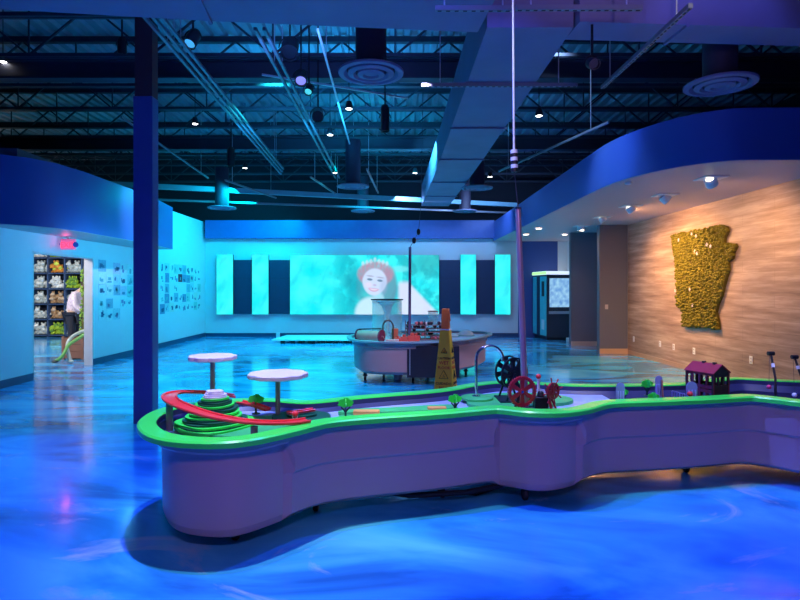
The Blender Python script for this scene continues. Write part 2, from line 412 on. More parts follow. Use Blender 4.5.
# ducts
def duct(path, w, z0, z1, label, name='air_duct', seams=True, m=duct_m):
    t = thing(name, (path[0][0], path[0][1], z0), label, 'duct')
    L = []; R = []
    for i, p in enumerate(path):
        a = Vector(path[max(i-1, 0)]); c = Vector(path[min(i+1, len(path)-1)]); tt = (c-a).normalized(); nn = Vector((-tt.y, tt.x))
        ww = p[2] if len(p) > 2 else w
        L.append(Vector(p[:2])+nn*ww/2); R.append(Vector(p[:2])-nn*ww/2)
    poly = L+R[::-1]
    B().prism(poly, z0, z1).obj('duct_body', m, t, world=True, smooth=False)
    if seams:
        for i in range(1, len(path)-1):
            dd = (L[i]-R[i])*.03; a = L[i]+dd; c = R[i]-dd
            B().bar((a.x, a.y, z0-.012), (c.x, c.y, z0-.012), .03, .024).obj('seam_flange', m, t, world=True, smooth=False)
    return t
def path2(pts):
    return [Vector(p) for p in pts]
duct([(1.22, 5.05), (1.22, 6.4), (1.22, 8.2), (1.22, 10.2), (1.2, 12.4), (1.18, 14.3), (1.15, 16.1)], .78, 3.9, 4.5, 'long grey sheet metal duct running away down the middle of the ceiling')
duct([(-7, 4.0), (-3.4, 4.38), (-1.6, 4.6), (.8, 4.82)], .75, 3.92, 4.5, 'wide sheet metal duct crossing the top left of the room')
duct([(1.62, 5.12), (2.6, 5.18), (4.2, 5.28), (6.5, 5.4)], .36, 3.9, 4.4, 'narrow sheet metal duct branching across the top right')
0 and duct([(1.62, 9.6), (2.3, 9.5), (3.0, 8.9)], .7, 3.95, 4.4, 'short side duct leaving the long duct above the right soffit')
a = pd(190, 187, 13.4); c = pd(517, 205, 16.8)
tag(B().bar((a.x-3, a.y-.9, a.z-.02), c, .10, .12).obj('header_duct', M('header_paint', (.16, .34, .42), .6)), 'pale horizontal header pipe crossing in front of the back fascia', 'pipe')
tag(B().bar((a.x-3, a.y-.3, a.z-.26), (c.x, c.y+.3, c.z-.2), .05, .05).obj('thin_pipe', railm), 'thin pale pipe just below the header pipe at the back', 'pipe')

# round diffusers
def make_diffuser():
    t = thing('ceiling_diffuser', (0, 0, 0), '', 'air vent', 'round ceiling diffusers')
    B().lathe([(.33, .03), (.35, .02), (.345, .0), (.29, -.005), (.27, .02), (.255, .03)], 40).obj('outer_cone', duct_m, t)
    B().lathe([(.24, .03), (.245, .0), (.19, -.015), (.165, .01), (.16, .04)], 40).obj('middle_cone', duct_m, t)
    B().lathe([(.145, .02), (.145, -.01), (.09, -.02), (.07, .0), (.0, .0)], 36).obj('inner_cone', duct_m, t)
    b = B()
    for k in range(4):
        a = k*PI/2+.4; b.bar((.05*math.cos(a), .05*math.sin(a), .035), (.34*math.cos(a), .34*math.sin(a), .03), .014)
    b.obj('spider', black, t)
    B().lathe([(.165, .03), (.165, 1.0), (.0, 1.0)], 28).obj('drop_duct', M('drop_black', (.03, .025, .05), .6), t)
    return t
DF = make_diffuser()
for i, (x, y, D, lab) in enumerate([(371, 74, 5.95, 'large round diffuser under black drop duct, nearest one, centre top'), (720, 86, 5.85, 'large round diffuser above the right soffit near the top right corner'),
        (353, 187, 12.0, 'small round diffuser in the middle under a brownish drop duct'), (222, 208.5, 13.8, 'leftmost small far round diffuser by the blue column side'), (363, 211.5, 16.2, 'small far round diffuser above the left half of the video wall'),
        (477, 188.5, 12.4, 'small round diffuser right of the long duct end'), (465, 211.5, 16.2, 'far round diffuser beside the end of the long duct, above the wet floor cone')]):
    q = pd(x, y, D)
    if i == 0: DF.location = q; DF['label'] = lab
    else: dup(DF, q, lab)

# strut channels and conduits
def rail(p, q, label, name='strut_channel', wd=.036, m=railm, hang=True, slots=False):
    p = Vector(p); q = Vector(q)
    t = thing(name, (p+q)/2, label, 'rail')
    B().bar(p, q, wd, wd).obj('channel', m, t, world=True, smooth=False)
    if slots:
        b = B(); n = int((q-p).length/.06)
        for i in range(n):
            c = p.lerp(q, (i+.5)/n); dd = (q-p).normalized()*.015
            b.bar(c-dd+Vector((0, 0, -wd/2)), c+dd+Vector((0, 0, -wd/2)), .012, .008)
        b.obj('slots', black, t, world=True, smooth=False)
    if hang:
        for k in (.12, .88):
            c = p.lerp(q, k)
            tp = 3.9 if (.8 < c.x < 1.65 and c.y > 5) else 5.795
            B().cyl(c, (c.x, c.y, tp), .006, n=6).obj('hanger_rod', galv, t, world=True)
    return t
for k, nm in enumerate(('left', 'middle', 'right')):
    rail((-2.62+.09*k, 5.5, 4.4), (-2.85+.09*k, 14.0-.3*k, 4.4), '%s rail of the three long galvanised rails over the left half' % nm)
for k, nm in enumerate(('left', 'right')):
    rail((-1.55+.1*k, 6.2, 4.42), (-1.55+.1*k, 14.6, 4.42), '%s one of a pair of rails beside the cyan lit conduit' % nm)
rail((-.91, 6.6, 4.6), (-.98, 14.0, 4.6), 'straight pale conduit shining cyan over the centre of the ceiling', 'conduit', .025, whitem)
rail((.28, 5.93, 3.7), (1.93, 5.93, 3.7), 'slotted strut crossing under the long duct, lower one', slots=True)
rail((.31, 4.31, 3.7), (.9, 4.31, 3.7), 'short lilac lit strut left of the hanging cable at the top edge', slots=True)
rail((.93, 4.31, 3.705), (1.9, 4.31, 3.705), 'slotted strut right of the hanging cable at the top edge', slots=True)
rail((2.22, 6.0, 3.7), (2.25, 4.26, 3.7), 'slotted strut slanting at the upper right', slots=True)
rail((-1.9, 8.0, 4.6), (.2, 9.0, 4.6), 'thin slanting brace rod across the joists left of centre', 'brace_rod', .025, galv, False)
rail((-3.7, 12.2, 3.9), (-3.1, 14.6, 3.9), 'short pale strut above the left end of the header pipe', hang=True)
rail((-1.9, 12.6, 4.05), (-1.5, 15.4, 4.05), 'short pale strut crossing over the header pipe near centre', hang=True)
rail((-.6, 12.0, 4.1), (-.45, 15.0, 4.1), 'short pale strut hanging left of the middle diffuser', hang=True)
rail((-4.4, 9.0, 4.3), (-4.5, 13.5, 4.2), 'pale conduit running above the left soffit', 'conduit', .03)
rail((2.0, 10.8, 3.8), (2.9, 7.6, 3.8), 'diagonal conduit above the right soffit edge', 'conduit', .03)

# theatre lights
def par(loc, to, label, r=.07, L=.24, glow=None, name='stage_light'):
    t = thing(name, loc, label, 'stage light')
    d = (Vector(to)-Vector(loc)).normalized()
    c = Vector((0, 0, -.10))
    B().lathe([(r*.6, -L/2), (r, -L/2+.05), (r, L/2), (r*.88, L/2), (r*.86, L/2-.03), (0, L/2-.03)], 20, Matrix.Translation(c) @ d.to_track_quat('Z', 'Y').to_matrix().to_4x4()).obj('can', black, t)
    B().ring(r*1.3, .008, 20, 6, Matrix.Translation(c) @ Matrix.Rotation(PI/2, 4, 'X'), 0, PI).obj('yoke', black, t)
    B().cyl((0, 0, -.10+r*1.3), (0, 0, 5.84-loc[2]), .012, n=8).obj('hanger_pipe', black, t)
    if glow:
        B().lathe([(0, L/2-.02), (r*.8, L/2-.02)], 20, Matrix.Translation(c) @ d.to_track_quat('Z', 'Y').to_matrix().to_4x4()).obj('lens', glow, t)
    return t
lens_l = M('lens_lilac', (.5, .45, 1), .3, emit=.5)
par(pd(290, 40, 7.2), (-1.0, 3, 0), 'bulky black stage light left of the nearest diffuser, upper of the cluster', .11, .3)
par(pd(301, 70, 7.6), (-.8, 4.0, 0), 'black stage light with dotted lilac lens below the bulky one', .085, .2, lens_l)
par(pd(309, 82, 8.0), (-1.6, 4, 0), 'small black stage light between two cans at the ceiling', .06, .18, M('lens_teal', (.1, .8, .7), .4, emit=.8))
par(pd(318, 108, 8.4), (-.6, 4, 2), 'black can light angled toward the camera right of the rails', .085, .36)
t = par(pd(385, 112, 8.8), (-.15, 8.8, 0), 'straight downward black can light right of the two small bright lamps', .07, .42)
par(pd(122, 38, 7.5), (-4.2, 9, 0), 'small stage light just left of the column top', .06, .2, M('lens_cyan', (.4, .8, 1), .4, emit=1))
par(pd(193, 30, 7.0), (-3.5, 4, 0), 'dark stage light between the column and the three rails', .08, .26, M('lens_cy2', (.1, .6, .9), .4, emit=.6))
par(pd(231, 152, 12), (-3.5, 12, 0), 'far downward black can light above the left far diffuser', .08, .4)
par(pd(745, 175, 0.001+5.9) if False else pd(592, 52, 5.0), (1.8, 2, 2), 'small grey stage light hanging at the upper right strut', .05, .16)
def smalllamp(px, py, D, lab):
    q = pd(px, py, D); t = thing('pendant_lamp', q, lab, 'lamp', 'small bright house lamps')
    B().lathe([(.05, 0), (.062, .03), (.04, .12), (0, .13)], 16).obj('housing', black, t)
    B().lathe([(0, -.012), (.05, 0), (.045, .012), (0, .014)], 16).obj('bulb', lampglow, t)
    B().cyl((0, 0, .12), (0, 0, 5.84-q.z), .007, n=6).obj('stem', black, t)
for a in [(349, 109, 9, 'bright small lamp right of the pale conduit, upper one'), (330, 135, 10, 'bright small lamp below the angled can light'), (195, 124, 10.3, 'bright small lamp right of the column'),
          (245, 168, 13, 'bright small lamp beside the far black can light'), (335, 173, 13.5, 'bright small lamp left of the middle diffuser'), (415, 173, 13.5, 'bright small lamp just left of the long duct'),
          (539, 116, 9, 'bright small lamp right of the hanging cable'), (490, 177, 13.4, 'bright small lamp right of the long duct end'), (3, 62, 8.5, 'bright small lamp at the left edge of the ceiling')]:
    smalllamp(*a)

# ================================================================ VIDEO WALL
def screen_mat(name, strength=1.0):
    m = bpy.data.materials.new(name); m.use_nodes = True; nt = m.node_tree; b = nt.nodes['Principled BSDF']
    at = nt.nodes.new('ShaderNodeVertexColor'); at.layer_name = 'Col'
    b.inputs['Base Color'].default_value = (.01, .01, .012, 1); b.inputs['Roughness'].default_value = .4
    nt.links.new(at.outputs[0], b.inputs['Emission Color']); b.inputs['Emission Strength'].default_value = strength
    return m
SM = screen_mat('screen_glow', 1.12)
def sstep(a, b, x): t = max(0, min(1, (x-a)/(b-a))); return t*t*(3-2*t)
def ell(x, y, cx, cy, rx, ry, s=.25): return 1-sstep(1-s, 1+s, math.hypot((x-cx)/rx, (y-cy)/ry))
def mixc(a, b, t): return [a[k]*(1-t)+b[k]*t for k in range(3)]
def L3(h): return list(lin(h)[:3])
def watercol(x, y):
    n = noise.fractal(Vector((x*.045, y*.05, 3)), .9, 2.1, 4); n2 = noise.fractal(Vector((x*.12+y*.05, y*.04, 9)), 1, 2, 3)
    c = mixc(L3('14e6f0'), L3('46f8f8'), max(0, min(1, .45+.7*n)))
    return mixc(c, L3('10c8dc'), max(0, min(1, n2*.9-.2)))
def maincol(x, y):   # picture pixels on the photographed screen
    c = watercol(x, y)
    n = noise.fractal(Vector((x*.06, y*.06, 20)), 1, 2, 4)
    dk = sstep(320, 350, x)*sstep(.0, .5, n+.25*ell(x, y, 352, 292, 16, 26, .8)+.15)
    c = mixc(c, L3('12aebf'), .7*dk)
    c = mixc(c, L3('0f98ae'), .75*ell(x, y, 354, 285, 8, 20, .6))
    c = mixc(c, L3('2a8f96'), .6*ell(x, y, 430, 262, 22, 12, .8))
    tri = sstep(-3, 3, (y-282)-(max(0, x-408))*1.05)*sstep(396, 401, x)
    c = mixc(c, L3('d9dcf6'), .9*tri)
    c = mixc(c, L3('6fe6ee'), ell(x, y, 400, 269, 9, 3, .5)*.8)
    c = mixc(c, L3('4f93a6'), ell(x, y, 366, 288, 9, 20, .3)*.55)
    c = mixc(c, L3('5f8fa6'), ell(x, y, 389, 286, 8, 19, .25)*.85)           # loose hair
    c = mixc(c, L3('bfe4f4'), ell(x, y, 371, 314, 16, 17, .15))              # shoulders
    c = mixc(c, L3('a9d6ea'), ell(x, y, 378, 299, 6, 7, .3)*.8)
    hn = noise.noise(Vector((x*.5, y*.25, 4)))
    c = mixc(c, L3('b98aa2'), ell(x, y, 375.5, 274, 18, 12.5, .12)*(.75+.35*hn))   # red hair
    xx, yy = (x-374.5)*math.cos(.12)+(y-282)*math.sin(.12), -(x-374.5)*math.sin(.12)+(y-282)*math.cos(.12)
    c = mixc(c, L3('c6d8f4'), ell(xx, yy, 0, 0, 12.2-max(0, yy)*.12, 13.6, .10))     # face
    c = mixc(c, L3('9fb4dc'), ell(xx, yy, 9.5, 3, 3.5, 8, .6)*.5)
    c = mixc(c, L3('e6d6ee'), ell(xx, yy, -5.5, 3.5, 3.5, 2.6, .6)*.6)
    for ex in (-5, 5.2):
        c = mixc(c, L3('436c8c'), ell(xx, yy, ex, -2, 2.7, 1.15, .4)*.85); c = mixc(c, L3('8d86a6'), ell(xx, yy-.03*ex, ex, -5.3, 3.6, .8, .6)*.55)
    c = mixc(c, L3('b59cc8'), ell(xx, yy, .6, 3, 1.8, 1, .5)*.6)
    c = mixc(c, L3('cf7faa'), ell(xx, yy+.035*xx*xx, 0, 8, 5.2, 1.7, .3)*.65); c = mixc(c, L3('f2f0fc'), ell(xx, yy+.035*xx*xx, 0, 7.7, 3.8, .7, .3)*.6)
    for k in range(7): c = mixc(c, L3('eee0f4'), ell(x, y, 363+k*4, 263.5-2.6*math.sin(PI*k/6)-(1.4 if k == 3 else 0), 1.5, 2.2, .5)*.4)   # tiara
    return c
def led(px0, px1, py0, py1, D, label, name, fn, step=1.0, group=None, thick=.09):
    a = pd(px0, py1, D); b = pd(px1, py0, D); nx = max(4, int((px1-px0)/step)); ny = max(4, int((py1-py0)/step))
    t = thing(name, ((a.x+b.x)/2, D, a.z), label, 'screen', group)
    me = bpy.data.meshes.new('picture'); vs = []; cols = []
    for j in range(ny+1):
        for i in range(nx+1):
            u = i/nx; v = j/ny; vs.append((a.x+(b.x-a.x)*u-t.location.x, 0, (b.z-a.z)*v)); c = fn(px0+(px1-px0)*u, py1+(py0-py1)*v); cols += [c[0], c[1], c[2], 1]
    me.from_pydata(vs, [], [(j*(nx+1)+i, j*(nx+1)+i+1, (j+1)*(nx+1)+i+1, (j+1)*(nx+1)+i) for j in range(ny) for i in range(nx)])
    ca = me.color_attributes.new('Col', 'FLOAT_COLOR', 'POINT'); ca.data.foreach_set('color', cols)
    me.materials.append(SM); o = bpy.data.objects.new('picture', me); C.objects.link(o); o.parent = t
    B().box(a.x, b.x, D+.004, D+thick, a.z, b.z).obj('housing', black, t, world=True, smooth=False)
led(290, 439, 255, 314.5, 17.72, 'large teal video wall showing a girl with a tiara and red hair', 'video_wall', maincol, .4)
side = [(216.5, 233, 'outermost left'), (252, 268.5, 'inner left'), (460.5, 476, 'inner right'), (495, 510.5, 'outermost right')]
for x0, x1, nm in side:
    led(x0, x1, 254.5, 314.5, 17.72, '%s narrow glowing turquoise screen panel on the back wall' % nm, 'screen_panel', watercol, 1.0, 'narrow screen panels')
panel_m = M('dark_panel', (.02, .035, .09), .5)
for x0, x1, nm in ((233.5, 251.5, 'between the two left turquoise screens'), (269, 289.5, 'just left of the video wall'), (439.5, 460, 'just right of the video wall'), (476.5, 494.5, 'between the two right turquoise screens')):
    a = pd(x0, 314, 17.8); b = pd(x1, 260, 17.8)
    t = thing('acoustic_panel', ((a.x+b.x)/2, 17.8, a.z), 'dark flat wall panel ' + nm, 'wall panel', 'dark panels between the screens')
    B().box(a.x, b.x, 17.8, 17.895, a.z, b.z).obj('panel_board', panel_m, t, world=True, smooth=False)
    B().box(a.x, b.x, 17.797, 17.801, (a.z+b.z)/2+.28, (a.z+b.z)/2+.285).obj('panel_seam', black, t, world=True, smooth=False)

# low platform under the screen
t = thing('low_platform', (-2.3, 16.4, 0), 'low white platform on the floor in front of the video wall, left side', 'platform')
B().prism([(-3.43, 15.6), (-1.0, 15.6), (-1.0, 17.1), (-3.3, 17.1)], .08, .12).obj('platform_top', M('platform_white', (.7, .75, .78), .4), t, world=True)
for i in range(8):
    for y in (15.65, 16.95):
        B().box(-3.2+i*.28, -3.08+i*.28, y, y+.08, 0, .08).obj('foot', black, t, world=True, smooth=False)
a = pd(276, 333.5, 16.9)
tag(B().box(a.x-.05, a.x+.05, 17.15, 17.25, 0, .18).obj('floor_box', whitem, bevel=.01), 'tiny white box at the back left corner of the low platform', 'box')

# ================================================================ MAIN WATER TABLE
fp = [(136, 424, 0), (140, 431, 0), (150, 436.5, 0), (170, 440.5, 0), (200, 442.5, 0), (230, 442, 0), (258, 438.5, 0), (290, 431.5, 0), (313, 425.5, 1), (332, 421, 1), (380, 417.2, 1), (440, 413.5, 1), (492, 408.75, 1), (497, 408.5, 1), (498, 408.5, 0),
      (508, 409.5, 0), (526, 411.6, 0), (550, 412.4, 0), (570, 411.6, 0), (590, 408.8, 0), (602, 405, 1), (613, 402.3, 1), (655, 401, 1), (700, 399.3, 1), (750, 396.4, 1), (754, 396.4, 1), (776, 398.6, 1), (800, 402, 1)]
bp_ = [(800, 380, 1), (760, 378, 1), (728, 376.3, 1), (706, 379, 1), (685, 382.3, 1), (630, 383.3, 1), (592, 383.7, 0), (560, 383, 0), (530, 381, 0), (496, 380, 0), (466, 383.2, 1), (440, 389, 1), (360, 394.6, 1), (318, 399.3, 1), (304, 400, 1), (280, 397.5, 0), (242, 397.5, 0), (200, 400.5, 0), (170, 405, 0), (150, 411, 0), (139, 418, 0)]
O = []
for x, y, s in fp: q = pz(x, y, .7); O.append([q.x, q.y, s])
O += [[3.5, 4.05, 0], [4.0, 4.12, 0], [4.4, 4.45, 0], [4.45, 4.85, 0], [4.2, 5.2, 0]]
for x, y, s in bp_: q = pz(x, y, .7); O.append([q.x, q.y, s])
O = chaikin(O, 2)
T1 = thing('water_table', (1.3, 4.2, 0), 'long curvy purple water play table with bright green rim in the foreground', 'water table')
I1 = inset(O, .11)
ri = B(); A2 = inset(O, .012)
strip(ri, O, A2, .69, .70); strip(ri, A2, I1, .70, .70); strip(ri, O, O, .662, .69); strip(ri, inset(O, .02), O, .655, .662)
strip(ri, inset(I1, -.004), inset(O, .02), .655, .655); strip(ri, I1, inset(I1, .004), .70, .692); strip(ri, inset(I1, .004), inset(I1, .004), .692, .66)
ri.obj('rim', green, T1, world=True)
bs = B(); strip(bs, inset(O, .115), inset(O, .118), .69, .655); strip(bs, inset(O, .118), inset(O, .17), .655, .60); strip(bs, inset(O, .17), inset(O, .172), .60, .5)
bs.add([(p[0], p[1], .5) for p in inset(O, .171)], [tuple(range(len(O)))])
bs.obj('basin', basin_m, T1, world=True)
s_ = [1 if p[2] > .5 else 0 for p in O]
PL = [(.08, .66), (.082, .615), (.10, .598), (.142, .592), (.146, .40), (.15, .15), (.165, .105), (.215, .08)]
PS = [(.085, .66), (.085, .60), (.085, .50), (.087, .42), (.10, .405), (.112, .40), (.118, .15), (.16, .12)]
bd = B()
for k in range(7):
    f = lambda q, i: (PS[q] if s_[i] else PL[q])
    ra = inset(O, [f(k, i)[0] for i in range(len(O))]); rb = inset(O, [f(k+1, i)[0] for i in range(len(O))])
    strip(bd, ra, rb, [f(k, i)[1] for i in range(len(O))], [f(k+1, i)[1] for i in range(len(O))])
ra = inset(O, [.215 if not s_[i] else .16 for i in range(len(O))])
bd.add([(ra[i][0], ra[i][1], .08 if not s_[i] else .12) for i in range(len(O))], [tuple(reversed(range(len(O))))])
bd.obj('tub_body', body_m, T1, world=True)
def clipx(poly, x0, keep_less=True):
    out = []
    n = len(poly)
    for i in range(n):
        a = poly[i]; b = poly[(i+1) % n]; ina = (a[0] < x0) == keep_less; inb = (b[0] < x0) == keep_less
        if ina: out.append(a)
        if ina != inb:
            tt = (x0-a[0])/(b[0]-a[0]); out.append((x0, a[1]+(b[1]-a[1])*tt))
    return out
wp = clipx(inset(O, .165), 1.78)
B().prism(wp, .505, .63).obj('water', water_m, T1, world=True)
B().prism(clipx(inset(O, .165), 1.80, False), .502, .54).obj('deep_water', M('deep_water', (.05, .09, .25), .1, coat=.5), T1, world=True)
for q in ((-.98, 3.45), (-.55, 3.9), (.35, 4.15), (.95, 4.1), (1.5, 4.7), (2.45, 4.72), (3.4, 4.5), (-1.2, 3.8)):
    b = B().cyl((q[0], q[1], .09), (q[0], q[1], .13), .022, n=12).box(q[0]-.03, q[0]+.03, q[1]-.035, q[1]+.035, .085, .10)
    lg = b.obj('caster', black, T1, world=True)
    B().lathe([(0, -.018), (.042, -.018), (.048, -.01), (.048, .01), (.042, .018), (0, .018)], 20, Matrix.Translation((q[0], q[1], .048)) @ Matrix.Rotation(PI/2, 4, 'Y')).obj('wheel', M('rubber', (.015, .015, .02), .6), lg, world=True)
    for c_ in (): pass
B().tube([(-.2, 4.0, .12), (.1, 4.0, .07), (.5, 4.05, .07), (.9, 4.2, .09), (1.1, 4.3, .12)], .02).obj('drain_hose', black, T1, world=True)
B().tube([(.2, 4.1, .13), (.35, 4.1, .06), (.6, 4.15, .02), (.8, 4.3, .02), (1.0, 4.5, .12)], .01).obj('power_cable', black, T1, world=True)

# islands (parts of the table basin)
def island(pts, z0, z1, m, name='island'):
    B().prism(chaikin([list(p) for p in pts], 2), z0, z1).obj(name, m, T1, world=True, smooth=False)
def PZ(l, z): return [pz(x, y, z)[:2] for x, y in l]
island([(-1.12, 3.42), (-.72, 3.4), (-.52, 3.62), (-.62, 3.9), (-.9, 4.0), (-1.2, 3.85), (-1.28, 3.6)], .62, .645, leaf2)
island([(-.78, 3.72), (-.55, 3.68), (-.42, 3.85), (-.5, 4.02), (-.75, 4.05), (-.88, 3.9)], .645, .668, darkgreen)
island([(-.74, 3.80), (-.6, 3.78), (-.52, 3.88), (-.62, 3.98), (-.76, 3.95)], .668, .682, darkgreen)
island([(-.45, 4.02), (-.1, 4.05), (.3, 4.12), (.5, 4.22), (.42, 4.34), (0, 4.2), (-.35, 4.15)], .60, .655, leaf2)
island([(-.40, 3.86), (-.28, 3.84), (-.25, 3.92), (-.38, 3.94)], .60, .66, leaf2)
island([(.36, 3.97), (.52, 3.95), (.56, 4.05), (.40, 4.07)], .60, .66, leaf2)
island([(.55, 4.40), (.62, 4.66), (.9, 4.80), (1.25, 4.80), (1.45, 4.62), (1.42, 4.42), (1.15, 4.3), (.85, 4.2), (.6, 4.25)], .60, .655, leaf2)
island([(.8, 4.07), (1.0, 4.05), (1.25, 4.05), (1.3, 4.14), (1.1, 4.24), (.85, 4.22)], .60, .65, darkgreen)
B().lathe([(.13, 0), (.13, .015), (.12, .02), (.0, .02)], 36, Matrix.Translation((.66, 4.52, .655))).obj('island', leaf2, T1, world=True)
island([(1.95, 4.55), (2.3, 4.6), (2.4, 4.65), (2.4, 4.74), (2.2, 4.74), (1.95, 4.68)], .50, .63, darkgreen)
for q, q2 in (((-.30, 4.0), (-.11, 4.04)), ((.24, 4.12), (.38, 4.15))):
    b = B().box(q[0], q2[0], q[1], q2[1]+.02, .60, .672).obj('sandy_dam', M('sand_block', (.70, .36, .08), .6), T1, world=True, bevel=.006)

# volcano
vc = (-1.19, 3.70)
t = thing('terraced_mountain', (vc[0], vc[1], .645), 'stepped green mountain model with pinkish white peak inside the left lobe', 'model mountain')
rads = [.265, .235, .20, .182, .165, .146, .126, .106, .088, .070, .056]
for i, r in enumerate(rads):
    m = leaf if i < 9 else pinkwhite
    z = i*.0215
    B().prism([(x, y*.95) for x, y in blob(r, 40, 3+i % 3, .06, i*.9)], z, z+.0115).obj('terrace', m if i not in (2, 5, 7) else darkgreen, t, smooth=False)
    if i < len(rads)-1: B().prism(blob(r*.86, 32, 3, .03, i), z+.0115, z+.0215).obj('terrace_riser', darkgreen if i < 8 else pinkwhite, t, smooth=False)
# red track
tr = [(235, 396, 4.10), (208, 392.5, 4.03), (186, 391.5, 3.92), (172, 393, 3.78), (167.5, 397, 3.62), (174, 402.5, 3.5), (187, 408, 3.42), (203, 413.5, 3.37), (222, 418, 3.34), (245, 421.5, 3.36), (268, 423, 3.41), (292, 422.5, 3.50), (308, 420, 3.56)]
def track(pp, label, w=.085, posts=()):
    P = [pd(*q) for q in pp]
    for _ in range(2):
        Q = [P[0]]
        for i in range(len(P)-1): Q += [P[i]*.75+P[i+1]*.25, P[i]*.25+P[i+1]*.75]
        P = Q+[P[-1]]
    t = thing('ball_track', (P[0].x, P[0].y, .65), label, 'ball track')
    Ls = []; Rs = []
    for i in range(len(P)):
        tt = P[min(i+1, len(P)-1)]-P[max(i-1, 0)]; tt.z = 0; tt.normalize(); n_ = Vector((-tt.y, tt.x, 0)); Ls.append(P[i]+n_*w/2); Rs.append(P[i]-n_*w/2)
    b = B(); n = len(P); dn = Vector((0, 0, -.008))
    vs = Ls+Rs+[p+dn for p in Ls]+[p+dn for p in Rs]
    b.add(vs, [(i, n+i, n+i+1, i+1) for i in range(n-1)]+[(2*n+i, 2*n+i+1, 3*n+i+1, 3*n+i) for i in range(n-1)]+[(i, i+1, 2*n+i+1, 2*n+i) for i in range(n-1)]+[(n+i, 3*n+i, 3*n+i+1, n+i+1) for i in range(n-1)]+[(0, 2*n, 3*n, n), (n-1, 2*n-1, 4*n-1, 3*n-1)])
    b.obj('track_bed', red, t, world=True)
    for S in (Ls, Rs):
        B().tube([p+Vector((0, 0, .004)) for p in S], .0065, 6).obj('side_rail', red, t, world=True)
    for x, y, zt in posts: B().cyl((x, y, .62), (x, y, zt), .022, n=16).obj('support_post', postgrey, t, world=True)
    return t
pp = pd(169.5, 399, 3.62)
track(tr, 'red curved ball track sweeping around the green mountain', posts=[(pp.x, pp.y, pp.z-.012), (-.85, 3.38, .715)])
track([(240, 402, 4.05), (254, 404.5, 3.98), (268, 409.5, 3.92)], 'short red track piece behind the mountain leading to the dark mound', .06)
track([(288, 413, 3.8), (300, 411.5, 3.85), (314, 409.5, 3.9)], 'short red ramp between the second cloud pole and the channel', .05)
# clouds
def cloud(base, zt, r, ph, label):
    t = thing('cloud_stand', base, label, 'cloud model', 'cloud discs on poles')
    B().cyl((0, 0, 0), (0, 0, zt-base[2]), .017, n=16).obj('pole', postgrey, t)
    ol = [(r*(1+.11*abs(math.sin(4.5*a+ph)))*math.cos(a), r*.95*(1+.11*abs(math.sin(4.5*a+ph)))*math.sin(a)) for a in [2*PI*i/64 for i in range(64)]]
    B().prism(ol, zt-base[2], zt-base[2]+.032).obj('cloud_disc', pinkwhite, t, bevel=.006)
cloud((-1.31, 4.02, .625), 1.035, .155, .3, 'taller white cloud disc on grey pole behind the mountain')
cloud((-.82, 3.92, .665), .925, .19, 1.1, 'lower white cloud disc on grey pole right of the mountain')
# ball stand
q = pd(295, 414, 3.62)
t = thing('ball_stand', (q.x, q.y, .625), 'small red ball on forked white stand by the channel entrance', 'ball stand')
B().ball((0, 0, q.z-.625), .022).obj('ball', red, t)
B().cyl((0, 0, 0), (0, 0, .045), .004, n=8).bar((0, 0, .045), (-.018, 0, q.z-.625-.012), .005).bar((0, 0, .045), (.018, 0, q.z-.625-.012), .005).obj('fork', whitem, t)

# trees
def make_tree(hh=.085, w=.056, trunk=.062):
    t = thing('model_tree', (0, 0, 0), '', 'model tree', 'toy trees on the water table')
    def crown(ax, ph):
        ol = []
        for i in range(60):
            a = 2*PI*i/60; r = .86+.20*abs(math.sin(3*a+ph))
            yy = hh*.5*r*math.sin(a)
            if yy < 0: yy *= .55
            ol.append((w*r*math.cos(a), trunk+hh*.42+yy))
        return B().prism(ol, 0, .006, Matrix.Rotation(ax, 4, 'Z') @ Matrix.Rotation(PI/2, 4, 'X') @ Matrix.Translation((0, 0, -.003)))
    for ax, ph in ((.15, .5), (.15+PI/2, 1.2)): crown(ax, ph).obj('foliage', leaf, t, smooth=False)
    for ax in (.15, .15+PI/2):
        pl = [(-.008, 0), (.008, 0), (.006, trunk*.6), (.035, trunk+.012), (.03, trunk+.018), (.004, trunk*.85), (.003, trunk+.04), (-.003, trunk+.04), (-.004, trunk*.85), (-.03, trunk+.018), (-.035, trunk+.012), (-.006, trunk*.6)]
        B().prism(pl, -.0045, .0045, Matrix.Rotation(ax, 4, 'Z') @ Matrix.Rotation(PI/2, 4, 'X')).obj('trunk', bark, t, smooth=False)
    B().lathe([(0, 0), (.032, 0), (.03, .005), (0, .006)], 14).obj('tree_base', darkgreen, t)
    return t
TR = make_tree()
for i, (x, y, z, sc_, lab) in enumerate([(-1.0, 4.03, .645, 1.0, 'green toy tree behind the mountain between the two clouds'), (-.34, 3.85, .66, .95, 'green toy tree beside the front green rim of the channel'),
        (.43, 4.02, .66, .9, 'green toy tree just left of the silver faucet base'), (1.83, 4.50, .625, .85, 'green toy tree behind a lilac arch, leftmost of the right channel'),
        (2.03, 4.40, .60, .9, 'green toy tree near the front rim in the right channel'), (2.08, 4.62, .66, .95, 'green toy tree behind another tree in the right channel')]):
    if i == 0: TR.location = (x, y, z); TR['label'] = lab
    else: dup(TR, (x, y, z), lab, scale=sc_)

